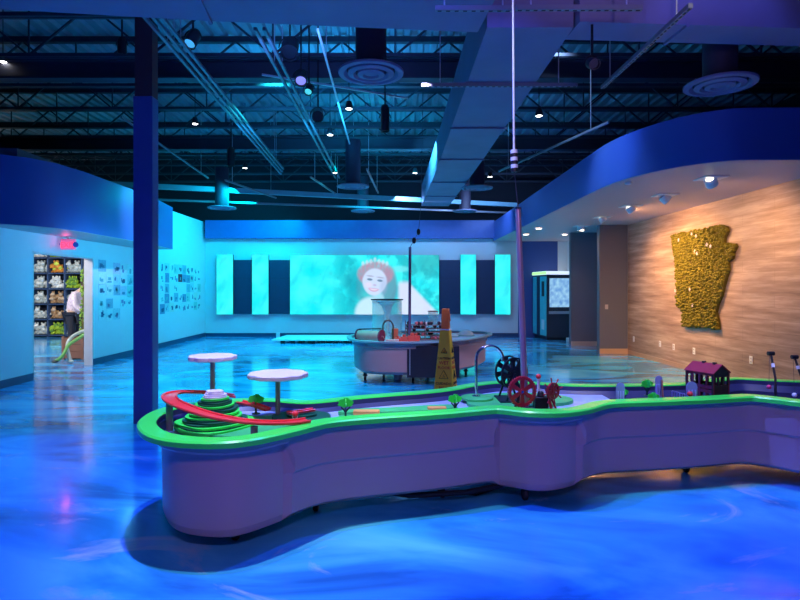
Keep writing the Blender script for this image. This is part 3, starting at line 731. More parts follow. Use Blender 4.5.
# lilac arches
def arch(px0, px1, pyt, D, zb, label, bars=3):
    a = pd(px0, pyt, D); b = pd(px1, pyt, D); w = b.x-a.x; h = a.z-zb; cx = (a.x+b.x)/2
    t = thing('water_gate', (cx, D, zb), label, 'toy gate', 'lilac acrylic gates')
    ol = [(-w/2, 0)]+[(-w/2*math.cos(PI*i/10), h-w/2+w/2*math.sin(PI*i/10)) for i in range(11)]+[(w/2, 0)]
    inn = [(x*.6, y if y < .001 else y-w*.16) for x, y in ol]
    B().prism(ol[::-1], 0, .006, Matrix.Rotation(PI/2, 4, 'X')).obj('gate_plate', lilac_ac, t, smooth=False)
    for k in range(bars):
        x = -w*.3+w*.6*k/max(1, bars-1)
        B().box(x-.003, x+.003, -.014, -.006, 0, h*.75).obj('gate_bar', M('bar_lilac', (.5, .5, .9), .3), t, smooth=False)
    B().box(-w*.55, w*.55, -.02, .02, -.0, .008).obj('gate_foot', lilac_ac, t, smooth=False)
arch(616, 624.5, 382.5, 4.33, .56, 'lilac clear arch in front of the leftmost toy tree of the right channel')
arch(655, 662, 375.5, 4.55, .56, 'tall narrow lilac clear arch right of the two toy trees')
arch(686, 697, 381.5, 4.47, .54, 'lilac clear arch in front of the toy mill')
a = pd(672, 391, 4.52); b = pd(685, 394, 4.47)
t = thing('toy_fence', (a.x, a.y, .54), 'low lilac slatted fence left of the arch by the mill', 'toy fence')
B().bar((a.x, a.y, a.z), (b.x, b.y, b.z), .008).obj('top_bar', lilac_ac, t, world=True)
for k in range(6):
    c_ = a.lerp(b, k/5); B().box(c_.x-.003, c_.x+.003, c_.y-.003, c_.y+.003, .54, c_.z).obj('slat', lilac_ac, t, world=True, smooth=False)
q = pd(664, 386, 4.5)
tag(B().bar((q.x, q.y, .54), (q.x-.02, q.y, q.z+.05), .012).obj('wooden_peg', pinkwood), 'thin brown peg leaning beside the tall lilac arch', 'peg')
q = pd(690, 394, 4.43)
tag(B().ball((q.x, q.y, q.z), .022).cyl((q.x, q.y, .54), (q.x, q.y, q.z), .006, n=8).obj('toy_ball', red), 'small red ball at the foot of the arch by the mill', 'ball')

# faucet
t = thing('gooseneck_faucet', (.655, 4.52, .675), 'tall silver gooseneck water spout in the middle lobe', 'faucet')
R_ = .108
pts = [(0, 0, 0), (0, 0, .28)]+[(R_-R_*math.cos(PI*i/14*1.0), 0, .30+R_*math.sin(PI*i/14)) for i in range(0, 14)]+[(2*R_-.002, 0, .285)]
B().tube([Vector(p) for p in pts], .0125, 14).obj('spout_pipe', chrome, t)
B().lathe([(0, 0), (.036, 0), (.036, .006), (.02, .014), (.0, .014)], 24).obj('flange', chrome, t)

# wheels
def wheelmesh(R, w, spokes, teeth=0, hub=.2, rimw=.16):
    b = B()
    prof = [(R*(1-rimw), -w/2), (R, -w/2), (R, w/2), (R*(1-rimw), w/2), (R*(1-rimw), -w/2)]
    b.lathe(prof, 40)
    b.lathe([(0, -w*.7), (R*hub, -w*.7), (R*hub, w*.7), (0, w*.7)], 20)
    for k in range(spokes):
        a = 2*PI*k/spokes; ca, sa = math.cos(a), math.sin(a); n_ = Vector((-sa, ca, 0))
        p0 = Vector((ca, sa, 0))*R*hub*.8; p1 = Vector((ca, sa, 0))*R*(1-rimw*.7)
        a0, a1 = R*.10, R*.17
        vs = [p0-n_*a0, p0+n_*a0, p1+n_*a1, p1-n_*a1]
        b.add([(v.x, v.y, -w*.35) for v in vs]+[(v.x, v.y, w*.35) for v in vs], [(3, 2, 1, 0), (4, 5, 6, 7), (0, 1, 5, 4), (1, 2, 6, 5), (2, 3, 7, 6), (3, 0, 4, 7)])
    for k in range(teeth):
        a = 2*PI*k/teeth
        b.box(R*.99, R*1.05, -R*.045, R*.045, -w/2, w/2, Matrix.Rotation(a, 4, 'Z'))
    return b
def place(b, M_): b.v = [tuple(M_ @ Vector(v)) for v in b.v]; return b
q = pd(522, 391.5, 4.07)
t = thing('gear_wheel', (q.x, q.y, .65), 'large dark red toothed wheel with six spokes at the front of the middle lobe', 'wheel')
Mw = Matrix.Translation((0, 0, q.z-.65)) @ Matrix.Rotation(.25, 4, 'Z') @ Matrix.Rotation(PI/2, 4, 'X') @ Matrix.Rotation(.52, 4, 'Z')
place(wheelmesh(.107, .022, 6, 36, .2, .17), Mw).obj('toothed_wheel', red2, t)
B().cyl((0, -.02, q.z-.65), (0, .10, q.z-.65), .010, n=12).obj('axle', chrome, t)
B().bar((0, .06, -.02), (0, .06, q.z-.65), .03, .02).bar((-.05, .06, -.02), (0, .06, q.z-.65), .014).bar((.05, .06, -.02), (0, .06, q.z-.65), .014).obj('stand', darkwood, t)
t = thing('twin_wheel_toy', (.93, 4.50, .655), 'pair of black spoked wheels on one axle beside the faucet', 'wheel')
wm = M('wheel_black', (.01, .012, .03), .4)
for (x, y, D) in ((508, 371, 4.58), (514.5, 373.5, 4.42)):
    qq = pd(x, y, D)
    Mw = Matrix.Translation((qq.x-.93, qq.y-4.50, qq.z-.655)) @ Matrix.Rotation(.45, 4, 'Z') @ Matrix.Rotation(PI/2, 4, 'X') @ Matrix.Rotation(.2, 4, 'Z')
    place(wheelmesh(.128, .014, 8, 0, .2, .10), Mw).obj('spoked_wheel', wm, t)
q1 = pd(508, 371, 4.58); q2 = pd(514.5, 373.5, 4.42); of = Vector((.93, 4.5, .655))
B().cyl(q1-of, q2-of, .055, n=16).obj('axle_drum', wm, t)
b = B()
for s in (-1, 1): b.bar(q1-of+Vector((0, .02, 0)), (q1.x-.93+s*.07, .10, 0), .014); b.bar(q2-of+Vector((0, -.02, 0)), (q2.x-.93+s*.07, -.11, 0), .014)
b.box(-.11, .09, -.14, .13, 0, .01); b.obj('stand', wm, t)
# ship wheel pump
q = pd(553, 391, 4.13)
t = thing('handwheel_pump', (q.x-.03, q.y+.06, .645), 'small dark red ship style handwheel on black pump body right of the gear wheel', 'hand pump')
of = Vector((q.x-.03, q.y+.06, .645))
Mw = Matrix.Translation(q-of) @ Matrix.Rotation(.55, 4, 'Z') @ Matrix.Rotation(PI/2, 4, 'X')
place(wheelmesh(.062, .016, 8, 0, .25, .18), Mw).obj('handwheel', red2, t)
b = B()
for k in range(8):
    a = 2*PI*k/8+.2; b.cyl((.06*math.cos(a), .06*math.sin(a), 0), (.10*math.cos(a), .10*math.sin(a), 0), .004, .006, 8)
place(b, Mw).obj('grips', red2, t)
B().box(-.09, .01, -.02, .07, 0, .09).cyl((-.04, .02, .09), (-.04, .02, .13), .03, .02).cyl(q-of, (.0, .02, q.z-.645), .014, n=12).obj('pump_body', black, t, bevel=.006)
B().bar((.03, -.03, 0), (.0, -.0, q.z-.645), .018).bar((.07, .0, 0), (.01, .02, q.z-.645), .014).obj('bracket', red2, t)
q = pd(538.5, 376.5, 4.25)
t = thing('ball_stand', (q.x, q.y, .65), 'red ball on a pale post above the pump in the middle lobe', 'ball stand')
B().ball((0, 0, q.z-.65), .02).obj('ball', red, t)
B().cyl((0, 0, 0), (0, 0, q.z-.655), .008, .012, 12).obj('post', whitem, t)

# tall pole with hanging cable
tp = pd(518, 209, 4.12); bt = Vector((.955, 4.10, .65))
t = thing('lift_pole', bt, 'tall pinkish metal pole rising behind the red gear wheel', 'pole')
B().cyl(bt, tp, .024, .020, 18).obj('pole_tube', M('pole_pink', (.55, .34, .42), .3, .6), t, world=True)
B().lathe([(0, 0), (.04, 0), (.04, .012), (0, .012)], 20, Matrix.Translation(bt)).obj('pole_base', black, t, world=True)
B().cyl(tp, tp+Vector((0, 0, .012)), .022, n=18).obj('pole_cap', black, t, world=True)
top = pd(513, -60, 4.12)
c1 = pd(514.5, 172, 4.12); c0 = pd(514, 150, 4.12)
t = thing('hanging_cable', c0, 'thin white cable hanging from the ceiling with striped black and white connector', 'cable')
B().tube([tp+Vector((0, 0, .012)), pd(516.5, 192, 4.12), c1], .003, 6).obj('lower_wire', steel, t, world=True)
B().tube([c0, pd(513.5, 75, 4.12), pd(513, 0, 4.12), (top.x, top.y, 4.96)], .0075, 8).obj('upper_cable', whitem, t, world=True)
for k in range(6):
    a = c1.lerp(c0, k/6); b_ = c1.lerp(c0, (k+1)/6)
    B().cyl(a, b_, .026, .026, 14).obj('stripe', whitem if k % 2 else black, t, world=True)

# mill house
hc = Vector((2.62, 4.70)); hr = math.atan2(-.21, .09)
t = thing('toy_mill', (hc.x, hc.y, .54), 'dark red roofed toy mill house with arched openings in the right channel', 'toy house', rz=hr)
L2, W2, e = .122, .09, .315
def wallx(b, y, zs):   # wall along x at y with windows
    b.box(-L2, L2, y-.005, y+.005, .0, .02)
    for x in (-L2, -.065, 0, .065, L2): b.box(x-.008, x+.008, y-.006, y+.006, 0, e)
    for z in (.15, .185, .29): b.box(-L2, L2, y-.005, y+.005, z, z+.025)
b = B(); wallx(b, -W2, 0); wallx(b, W2, 0); b.obj('long_walls', maroon, t, smooth=False)
for x in (-L2, L2):
    b = B()
    for y in (-W2, -.03, .03, W2): b.box(x-.006, x+.006, y-.01, y+.01, 0, e)
    b.box(x-.005, x+.005, -W2, W2, 0, .21); b.box(x-.005, x+.005, -W2, W2, .28, e)
    b.add([(x-.005, -W2, e), (x-.005, W2, e), (x-.005, 0, e+.055), (x+.005, -W2, e), (x+.005, W2, e), (x+.005, 0, e+.055)], [(0, 2, 1), (3, 4, 5), (0, 3, 5, 2), (1, 2, 5, 4)])
    b.obj('gable_wall', darkwood, t, smooth=False)
b = B()
for s in (-1, 1):
    vs = [(-L2-.015, s*(W2+.015), e-.008), (L2+.015, s*(W2+.015), e-.008), (L2+.015, 0, e+.062), (-L2-.015, 0, e+.062)]
    b.add(vs+[(x, y, z+.008) for x, y, z in vs], [(0, 1, 2, 3), (4, 7, 6, 5), (0, 4, 5, 1), (1, 5, 6, 2), (2, 6, 7, 3), (3, 7, 4, 0)])
b.obj('roof', maroon_roof, t, smooth=False)
for x in (-.03, .07): B().box(x-.012, x+.012, -.012, .012, e+.045, e+.08).obj('chimney', darkwood, t, smooth=False)
B().box(-L2+.01, L2-.01, -W2+.01, W2-.01, .155, .16).obj('upper_floor', darkwood, t, smooth=False)

# cranes
def crane(p, q, ballp, col, label):
    p, q, bl = pd(*p), pd(*q), pd(*ballp)
    t = thing('toy_crane', (q.x, q.y, .54), label, 'toy crane', 'toy cranes at the right end')
    B().tube([(q.x, q.y, .54), q, q.lerp(p, .5), p], .009, 10).obj('crane_arm', black, t, world=True)
    B().box(q.x-.05, q.x+.06, q.y-.04, q.y+.04, .54, .60).obj('crane_base', black, t, world=True, bevel=.006)
    B().cyl(p-Vector((.025, 0, 0)), p+Vector((.025, 0, 0)), .018, n=14).obj('pulley', black, t, world=True)
    m_ = q.lerp(p, .45); B().bar(m_, q.lerp(p, .60), .021).obj('sleeve', whitem, t, world=True)
    B().tube([p-Vector((.012, .0, 0)), bl], .0015, 5).obj('string', steel, t, world=True)
    B().ball(bl, .019).obj('hook_ball', col, t, world=True)
crane((770.8, 353.5, 4.8), (775.5, 379, 4.7), (769, 387, 4.72), M('ball_pink', (.8, .08, .2), .3), 'black toy crane with red hanging ball beyond the mill')
crane((794.5, 357, 4.8), (802, 379, 4.75), (794.5, 395, 4.72), whitem, 'black toy crane with white hanging ball at the right edge')

# ================================================================ SECOND WATER TABLE
fo = [(346, 335.5), (348, 338.5), (357, 340.8), (378, 341.8), (405, 342), (435, 341.6), (455, 340.2), (472, 338.4), (486, 336.2), (494, 333.6), (488, 331.5), (470, 330.6), (440, 330.2), (405, 330.4), (375, 331.4), (358, 333)]
O2 = chaikin([list(pz(x, y, .7)[:2]) for x, y in fo], 2)
cen = Vector((sum(p[0] for p in O2)/len(O2), sum(p[1] for p in O2)/len(O2)))
T2 = thing('water_table', (cen.x, cen.y, 0), 'smaller rounded purple water table in the middle of the room on black casters', 'water table')
ri = B(); I2 = inset(O2, .08)
strip(ri, O2, I2, .70, .70); strip(ri, O2, O2, .675, .70); strip(ri, inset(O2, .08), O2, .675, .675); strip(ri, I2, I2, .7, .66)
ri.obj('rim', M('rim_teal', (.25, .35, .42), .3), T2, world=True)
B().prism(inset(O2, .09), .60, .655).obj('basin', M('basin_pale', (.45, .5, .7), .3), T2, world=True)
b = B(); a = inset(O2, .09); c_ = inset(O2, .13); d_ = inset(O2, .2)
strip(b, a, a, .67, .58); strip(b, a, inset(O2, .12), .58, .57); strip(b, inset(O2, .12), c_, .57, .20); strip(b, c_, d_, .20, .15)
b.add([(p[0], p[1], .15) for p in d_], [tuple(reversed(range(len(d_))))]); b.obj('tub_body', body_m, T2, world=True)
# dark cabinet opening facing the camera
p0 = pd(407, 350, 8.98); p1 = pd(459, 380, 8.98)
B().box(p0.x, p1.x, 8.93, 9.10, .12, .62).obj('access_panel', M('access_black', (.015, .015, .03), .3), T2, world=True, smooth=False)
B().box(p0.x+.04, p0.x+.05, 8.925, 8.93, .16, .6).obj('panel_edge', galv, T2, world=True, smooth=False)
for x, y in ((-.5, 9.4), (.3, 9.3), (.95, 9.3), (1.25, 9.9), (-.2, 10.0), (.6, 10.3)):
    lg = B().cyl((x, y, .09), (x, y, .16), .03, n=12).box(x-.04, x+.04, y-.03, y+.03, .08, .1).obj('caster', black, T2, world=True)
    B().lathe([(0, -.02), (.045, -.02), (.045, .02), (0, .02)], 18, Matrix.Translation((x, y, .045)) @ Matrix.Rotation(PI/2, 4, 'Y')).obj('wheel', black, lg, world=True)
for x, y in ((.05, 9.5), (.85, 9.6)):
    tag(B().lathe([(0, 0), (.07, 0), (.08, .11), (.075, .11), (.068, .01), (0, .01)], 20, Matrix.Translation((x, y, 0))).obj('plastic_tub', whitem), 'small pale tub on the floor under the far water table, %s' % ('left one' if x < .5 else 'right one'), 'tub')

z2 = .655
# vortex tank
q = pd(387, 335, 9.85)
t = thing('vortex_tank', (q.x, q.y, z2), 'tall clear cylinder tank with swirling water funnel on the far water table', 'water tank')
R = .265; ht = pd(387, 299.5, 9.85).z-z2
B().lathe([(R-.008, .01), (R, .01), (R, ht), (R-.008, ht), (R-.008, .01)], 40).obj('cylinder_wall', glass, t)
B().lathe([(R+.02, ht-.01), (R+.02, ht+.008), (R-.03, ht+.008), (R-.03, ht-.01), (R+.02, ht-.01)], 40).obj('top_ring', black, t)
B().lathe([(0, 0), (R+.015, 0), (R+.015, .02), (0, .02)], 40).obj('tank_base', M('tank_base', (.4, .5, .6), .3), t)
pf = [(R-.03, ht-.03), (.15, ht-.05), (.10, ht-.10), (.065, ht-.2), (.045, ht-.32), (.03, ht-.45), (.022, .05)]
b = B()
vs = []; n = 28
for i in range(n):
    a = 2*PI*i/n
    for k, (r, z) in enumerate(pf): aa = a+k*.5; rr2 = r*(1+.12*math.sin(3*a)); vs.append((rr2*math.cos(aa), rr2*math.sin(aa), z))
kk = len(pf); b.add(vs, [(i*kk+j, ((i+1) % n)*kk+j, ((i+1) % n)*kk+j+1, i*kk+j+1) for i in range(n) for j in range(kk-1)])
b.obj('water_funnel', M('funnel_water', (.9, 1, 1), .15, alpha=.85), t)
# arch hoop
q = pd(388, 338, 9.3)
t = thing('arched_hoop', (q.x, q.y, z2), 'dark metal hoop standing in front of the vortex tank', 'hoop')
b = B(); W = .085; hh = .34-W
b.tube([(-W, 0, 0), (-W, 0, hh)]+[(-W*math.cos(PI*i/12), 0, hh+W*1.2*math.sin(PI*i/12)) for i in range(1, 12)]+[(W, 0, hh), (W, 0, 0)], .013, 8); b.obj('hoop_tube', M('bronze', (.14, .09, .08), .35, .7), t)
q = pd(395, 327, 9.5)
tag(B().box(q.x-.055, q.x+.055, 9.45, 9.55, z2, z2+.21).obj('orange_box', M('orange_block', (.75, .16, .08), .5), bevel=.01), 'upright orange block beside the hoop on the far water table', 'block')
q = pd(394, 336, 9.25)
tag(B().box(q.x-.14, q.x+.08, 9.15, 9.27, z2, z2+.05).obj('pink_tray', M('tray_pink', (.75, .4, .4), .5), bevel=.008), 'low pinkish tray at the foot of the hoop', 'tray')
# drum
a = pd(381, 336, 9.2); b_ = pd(359, 335.5, 9.45)
t = thing('rolling_drum', ((a.x+b_.x)/2, 9.32, z2), 'dark red roller drum lying at the left end of the far water table', 'drum')
a.z = b_.z = z2+.105
B().cyl(b_, a, .082, .082, 24).obj('drum_shell', pinkwood, t, world=True)
dv = (a-b_).normalized()*.02
B().cyl(a, a+dv, .105, n=28).obj('end_disc', drum, t, world=True); B().cyl(b_-dv, b_, .10, n=28).obj('end_disc', drum, t, world=True)
B().bar((b_.x, b_.y, z2+.20), (a.x, a.y+.1, z2+.22), .03, .02).obj('top_slat', darkwood, t, world=True)
a = a+dv*1.1
B().bar(a+Vector((-.03, -.003, -.05)), a+Vector((.005, -.003, .01)), .012).bar(a+Vector((.04, -.003, -.05)), a+Vector((.005, -.003, .01)), .012).obj('chevron', pinkwood, t, world=True)
tag(B().ball((-.62, 9.75, z2+.06), .06, sc=(1.5, 1, .8)).obj('dark_fish', black), 'small dark toy lump at the far left tip of the far table', 'toy')
# pole
q = pd(409.5, 337, 9.5); tp = pd(410, 247, 9.5)
t = thing('lift_pole', (q.x, q.y, z2), 'slim dark pole on the far water table with hanging weighted wire above', 'pole')
B().cyl((q.x, q.y, z2), tp, .024, n=12).obj('pole_tube', M('pole_violet', (.18, .12, .25), .4, .5), t, world=True)
w0, w1 = pd(414, 240.5, 9.5), pd(418.5, 232, 9.5)
t = thing('hanging_wire', w1, 'thin wire with two black weights above the far slim pole', 'wire')
B().tube([tp, w0, w1, pd(421, 205, 9.5), (pd(423, 200, 9.5).x, 9.5, 4.96)], .005, 6).obj('wire', steel, t, world=True)
for w_, nm in ((w0, 0), (w1, 1)): B().ball(w_, .035, 12, (1, 1, 1.6)).obj('weight', black, t, world=True)
# red pieces
for i, (x, y, s) in enumerate([(398, 337, .05), (404, 337, .06), (412, 333.5, .07), (416, 330, .065), (409, 336, .045)]):
    q = pd(x, y, 9.3+.05*i)
    tag(B().box(q.x-s, q.x+s, q.y-.04, q.y+.04, z2, z2+s*1.4, None).cyl((q.x, q.y, z2+s*1.4), (q.x, q.y, z2+s*2), s*.45).obj('red_fitting', M('fit_red', (.75, .08, .06), .4), bevel=.006),
        'small red pipe fitting %s on the far water table' % ['at the front left, smallest', 'in front of the slim pole', 'right of the slim pole, tallest', 'beside the ball tower', 'behind the front fittings'][i], 'fitting', 'red fittings')
# ball tower
t = thing('ball_rack', (.52, 9.7, z2), 'rack of dark and pink balls on the right half of the far water table', 'ball rack')
bc = [M('bd', (.07, .03, .06), .4), M('bp', (.85, .2, .22), .4), M('bw', (.85, .75, .75), .4)]
random.seed(3)
for k in range(40):
    x = -.30+.62*random.random(); z = random.choice([.05, .11, .17, .23, .29]); y = -.12+.24*random.random()
    B().ball((x, y, z), .032, 8).obj('ball', bc[random.choice([0, 0, 0, 1, 1, 2])], t)
b = B()
for z in (.02, .08, .14, .20, .26): b.box(-.34, .34, -.15, .15, z-.006, z)
for x in (-.34, 0, .34):
    for y in (-.15, .15): b.box(x-.005, x+.005, y-.005, y+.005, 0, .33)
b.obj('rack_frame', M('rack_dark', (.30, .16, .18), .5), t, smooth=False)
# clear tube
q = pd(433, 330, 10.1); h_ = pd(433, 311.5, 10.1).z-z2
t = thing('clear_tube', (q.x, q.y, z2), 'narrow clear cylinder behind the ball rack', 'tube')
B().lathe([(.083, 0), (.09, 0), (.09, h_), (.083, h_), (.083, 0)], 28).obj('tube_wall', glass, t)
B().lathe([(.08, h_), (.10, h_), (.10, h_+.012), (.08, h_+.012), (.08, h_)], 28).obj('tube_ring', M('ring_red', (.4, .1, .12), .4), t)
# clear domes
for i, (x, r, lab) in enumerate(((454, .09, 'small clear plastic dome behind the cone top'), (466, .15, 'larger clear plastic dome at the right end of the far table'))):
    q = pz(x, 336.5-i*1.2, .66)
    t = thing('clear_dome', (q.x, q.y, z2), lab, 'dome', 'clear domes')
    B().lathe([(r*math.cos(a), r*.75*math.sin(a)) for a in [PI/2*k/8 for k in range(8)]]+[(0, r*.75)], 26).obj('dome_shell', M('dome_clear%d' % i, (.75, .9, .95), .1, alpha=.75), t)
    B().lathe([(0, .0), (r+.015, 0), (r+.015, .012), (0, .012)], 26).obj('dome_base', M('dome_b%d' % i, (.1, .4, .35), .4), t)

# ================================================================ WET FLOOR CONE
cb = (.665, 7.35, 0); ch = 1.28
t = thing('wet_floor_cone', cb, 'tall yellow caution wet floor cone with orange top standing between the two water tables', 'safety cone', rz=-.32)
def frustum(b, w0, w1, z0, z1, d0=None, d1=None):
    d0 = d0 or w0; d1 = d1 or w1
    b.add([(-w0, -d0, z0), (w0, -d0, z0), (w0, d0, z0), (-w0, d0, z0), (-w1, -d1, z1), (w1, -d1, z1), (w1, d1, z1), (-w1, d1, z1)], [(3, 2, 1, 0), (4, 5, 6, 7), (0, 1, 5, 4), (1, 2, 6, 5), (2, 3, 7, 6), (3, 0, 4, 7)]); return b
frustum(B(), .148, .062, .02, 1.0).obj('cone_body', yellow, t, bevel=.01)
frustum(B(), .17, .17, 0, .025).obj('cone_base', black, t, bevel=.008)
frustum(B(), .052, .044, 1.015, 1.28).obj('storage_tube', orange, t, bevel=.01)
frustum(B(), .064, .062, 1.0, 1.015).obj('white_band', whitem, t)
B().bar((.046, -.02, 1.25), (.062, -.02, 1.12), .012, .02).obj('strap', orange, t)
sl = math.atan2(.086, .98)
def onface(z, rot=0): 
    wv = .148-.086*(z-.02)/.98+.003
    return Matrix.Rotation(rot, 4, 'Z') @ Matrix.Translation((0, -wv, z)) @ Matrix.Rotation(PI/2-sl, 4, 'X')
def decal(rot):
    b = B()
    for z, s in ((.72, .045), (.40, .070)):
        Mf = onface(z, rot)
        P3 = [Vector((s*math.sin(2*PI*k/3), s*math.cos(2*PI*k/3)+s*.2)) for k in range(3)]
        for k in range(3): b.bar(Mf @ Vector((P3[k].x, P3[k].y, .001)), Mf @ Vector((P3[(k+1) % 3].x, P3[(k+1) % 3].y, .001)), .008, .004)
        b.bar(Mf @ Vector((-s*.15, -s*.15, .001)), Mf @ Vector((s*.1, s*.5, .001)), .012, .004)
        b.bar(Mf @ Vector((s*.1, -s*.15, .001)), Mf @ Vector((s*.3, s*.2, .001)), .008, .004)
    b.obj('warning_triangle', blk, t)
    for s, z, sz, m_ in (('CAUTION', .625, .038, blk), ('WET', .56, .060, redprint), ('FLOOR', .50, .050, redprint), ('CUIDADO', .30, .045, blk), ('PISO', .235, .06, redprint), ('MOJADO', .17, .05, redprint)):
        text(s, 'lettering', m_, t, onface(z, rot), sz)
decal(0); decal(PI/2)

# ================================================================ KIOSK
t = thing('photo_kiosk', (4.95, 17.2, 0), 'dark kiosk booth with lit header and screen in the far right corner', 'kiosk')
kb = M('kiosk_dark', (.03, .04, .07), .35)
B().prism([(4.5, 16.6), (5.40, 16.75), (5.40, 17.85), (4.4, 17.85)], .08, 1.95).obj('kiosk_body', kb, t, world=True, smooth=False)
B().prism([(4.52, 16.66), (5.38, 16.8), (5.38, 17.8), (4.44, 17.8)], 0, .08).obj('kiosk_plinth', black, t, world=True, smooth=False)
B().prism([(4.48, 16.58), (5.40, 16.73), (5.40, 17.86), (4.38, 17.86)], 1.95, 2.05).obj('header', M('header_lit', (.8, .9, 1), .4, emit=.9), t, world=True, smooth=False)
B().prism([(4.37, 17.86), (4.47, 16.58), (4.478, 16.58), (4.378, 17.86)], 1.96, 2.04).obj('header_sign', M('header_yellow', (.5, .9, .3), .4, emit=1.0), t, world=True, smooth=False)
def sideq(u0, u1, z0, z1, name, m, off=.012):   # on the left face: u 0 back .. 1 front
    f = lambda u: Vector((4.4+.1*u, 17.85-1.25*u))
    a, b_ = f(u0), f(u1); B().prism([(a.x-off, a.y), (b_.x-off, b_.y), (b_.x, b_.y), (a.x, a.y)], z0, z1).obj(name, m, t, world=True, smooth=False)
tealp = M('kiosk_teal', (.08, .55, .62), .4)
sideq(.02, .28, .12, 1.9, 'door_frame', tealp); sideq(.55, .98, .12, 1.9, 'side_panel', tealp)
sideq(.68, .85, 1.3, 1.75, 'side_screen', black, .02); sideq(.68, .85, .3, .6, 'coin_box', whitem, .02)
def kscreen(x, y):
    n = noise.fractal(Vector((x*.3, y*.25, 2)), 1, 2, 4); return mixc(L3('3a78c8'), L3('a8d8ee'), max(0, min(1, .5+.45*n)))
a = Vector((4.56, 16.6, .98)); nx, ny = 24, 30
me = bpy.data.meshes.new('display'); vs = []; cols = []
for j in range(ny+1):
    for i in range(nx+1):
        u = i/nx; v = j/ny; vs.append((4.58+.74*u-4.95, 16.6+.1385*u-17.2, .98+.86*v)); c_ = kscreen(i, j); cols += [*c_, 1]
me.from_pydata(vs, [], [(j*(nx+1)+i, j*(nx+1)+i+1, (j+1)*(nx+1)+i+1, (j+1)*(nx+1)+i) for j in range(ny) for i in range(nx)])
me.color_attributes.new('Col', 'FLOAT_COLOR', 'POINT').data.foreach_set('color', cols); me.materials.append(SM)
o = bpy.data.objects.new('display', me); C.objects.link(o); o.parent = t
B().prism([(4.56, 16.55), (5.34, 16.68), (5.34, 16.72), (4.56, 16.6)], .78, .86).obj('shelf', galv, t, world=True, smooth=False)
tag(B().box(4.85, 5.0, 16.0, 16.2, 0, .14).obj('white_box', whitem, bevel=.01) if False else B().box(4.9, 5.02, 15.9, 16.05, 0, .13).obj('floor_box', whitem, bevel=.01), 'small pale box on the floor between kiosk and grey pillar', 'box')

# ================================================================ RIGHT ALCOVE
ZS = 3.037
def downlight(px, py, label, adj=False):
    D = (ZS-H)*F/(CY-py); X = (px-CX)*D/F
    if X > XR-.15: X = XR-.15
    t = thing('soffit_downlight', (X, D, ZS-.022), label, 'downlight', 'lights under the right soffit')
    B().lathe([(.075, 0), (.10, .004), (.10, .02), (.075, .02), (.075, 0)], 28).obj('trim_ring', whitem, t)
    B().lathe([(0, .004), (.075, .004), (.075, .012), (0, .012)], 24).obj('lens', warmglow, t)
    return X, D
for px, py, lab in ((526, 234, 'round recessed light nearest the far soffit tip'), (538.7, 228, 'round recessed light, second along the soffit tip'), (564.5, 234, 'round recessed light near the kiosk'), (581, 230, 'round recessed light above the far grey pillar')):
    X, D = downlight(px, py, lab)
    spot((X, D, ZS-.04), (X, D, 0), 80, (1, .8, .65), 16, .6, .04)
def gimbal(px, py, on, label, target, e=60):
    D = (ZS-H)*F/(CY-py); X = (px-CX)*D/F
    t = thing('gimbal_spotlight', (X, D, ZS), label, 'spotlight', 'adjustable spots under the right soffit')
    B().box(-.16, .16, -.16, .16, -.012, 0).obj('trim_plate', whitem, t, smooth=False, bevel=.004)
    d = (Vector(target)-Vector((X, D, ZS-.08))).normalized()
    Mx = Matrix.Translation((0, 0, -.055)) @ d.to_track_quat('Z', 'Y').to_matrix().to_4x4()
    B().lathe([(.05, -.06), (.075, -.05), (.08, .05), (.07, .05), (.0, .035)], 24, Mx).obj('spot_head', whitem, t)
    B().lathe([(0, .045), (.068, .045)], 20, Mx).obj('spot_lens', warmglow if on else M('lens_off', (.2, .25, .7), .3, emit=.15), t)
    if on: spot(Vector((X, D, ZS-.06))+d*.07, target, 120, WARM, e*4.6, 1, .15)
gimbal(711, 178, True, 'glowing adjustable spot nearest the camera under the right soffit', (5.5, 8.7, 1.7), 48)
gimbal(665, 195, False, 'unlit bluish adjustable spot, second from the camera', (5.5, 9.0, 2.0))
gimbal(630.7, 206, True, 'adjustable spot, third from the camera under the soffit', (5.5, 10.3, 1.6), 65)
gimbal(602.7, 217, True, 'adjustable spot, fourth from the camera under the soffit', (5.5, 11.4, 1.3), 35)
gimbal(581, 226, True, 'adjustable spot farthest back, above the far grey pillar', (4.9, 13.2, 1.5), 4)
# smoke detector
t = pz(628, 182.5, ZS); 
tag(B().lathe([(0, -.03), (.04, -.028), (.05, 0), (0, 0)], 20, Matrix.Translation(t)).obj('smoke_detector', whitem), 'tiny round sensor under the right soffit', 'sensor')

area((4.4, 10.6, 2.98), (5.5, 10.4, 1.2), .3, 2.6, (1.0, .48, .19), 170)  # warm area light without a fixture, added to brighten the wood wall
# moss map of the state on the wood wall
ol = [(52, 58), (100, 47), (170, 34), (240, 21), (258, 24), (264, 42), (252, 68), (250, 95), (268, 88), (290, 88), (296, 100), (285, 122), (281, 145), (265, 156), (267, 185), (258, 215), (248, 250), (240, 285), (226, 315), (219, 345), (225, 370), (229, 411), (190, 405), (150, 402), (95, 400), (92, 328), (70, 325), (72, 280), (69, 200), (62, 130)]
poly = []
for x, y in ol:
    px, py = 660+x/3.75, 220+y/3.75; D = XR*F/(px-CX); poly.append((D, H+(CY-py)*D/F))
t = thing('moss_wall_map', (XR-.06, sum(p[0] for p in poly)/len(poly), min(p[1] for p in poly)), 'yellow green moss panel in the outline of a state on the wood wall', 'wall art')
moss = M('moss', (.16, .145, .010), .9, var=.55, scale=16, bump=.6)
TX = Matrix(((0, 0, 1, 0), (1, 0, 0, 0), (0, 1, 0, 0), (0, 0, 0, 1)))   # poly (D, z) -> (x=extr, y=D, z)
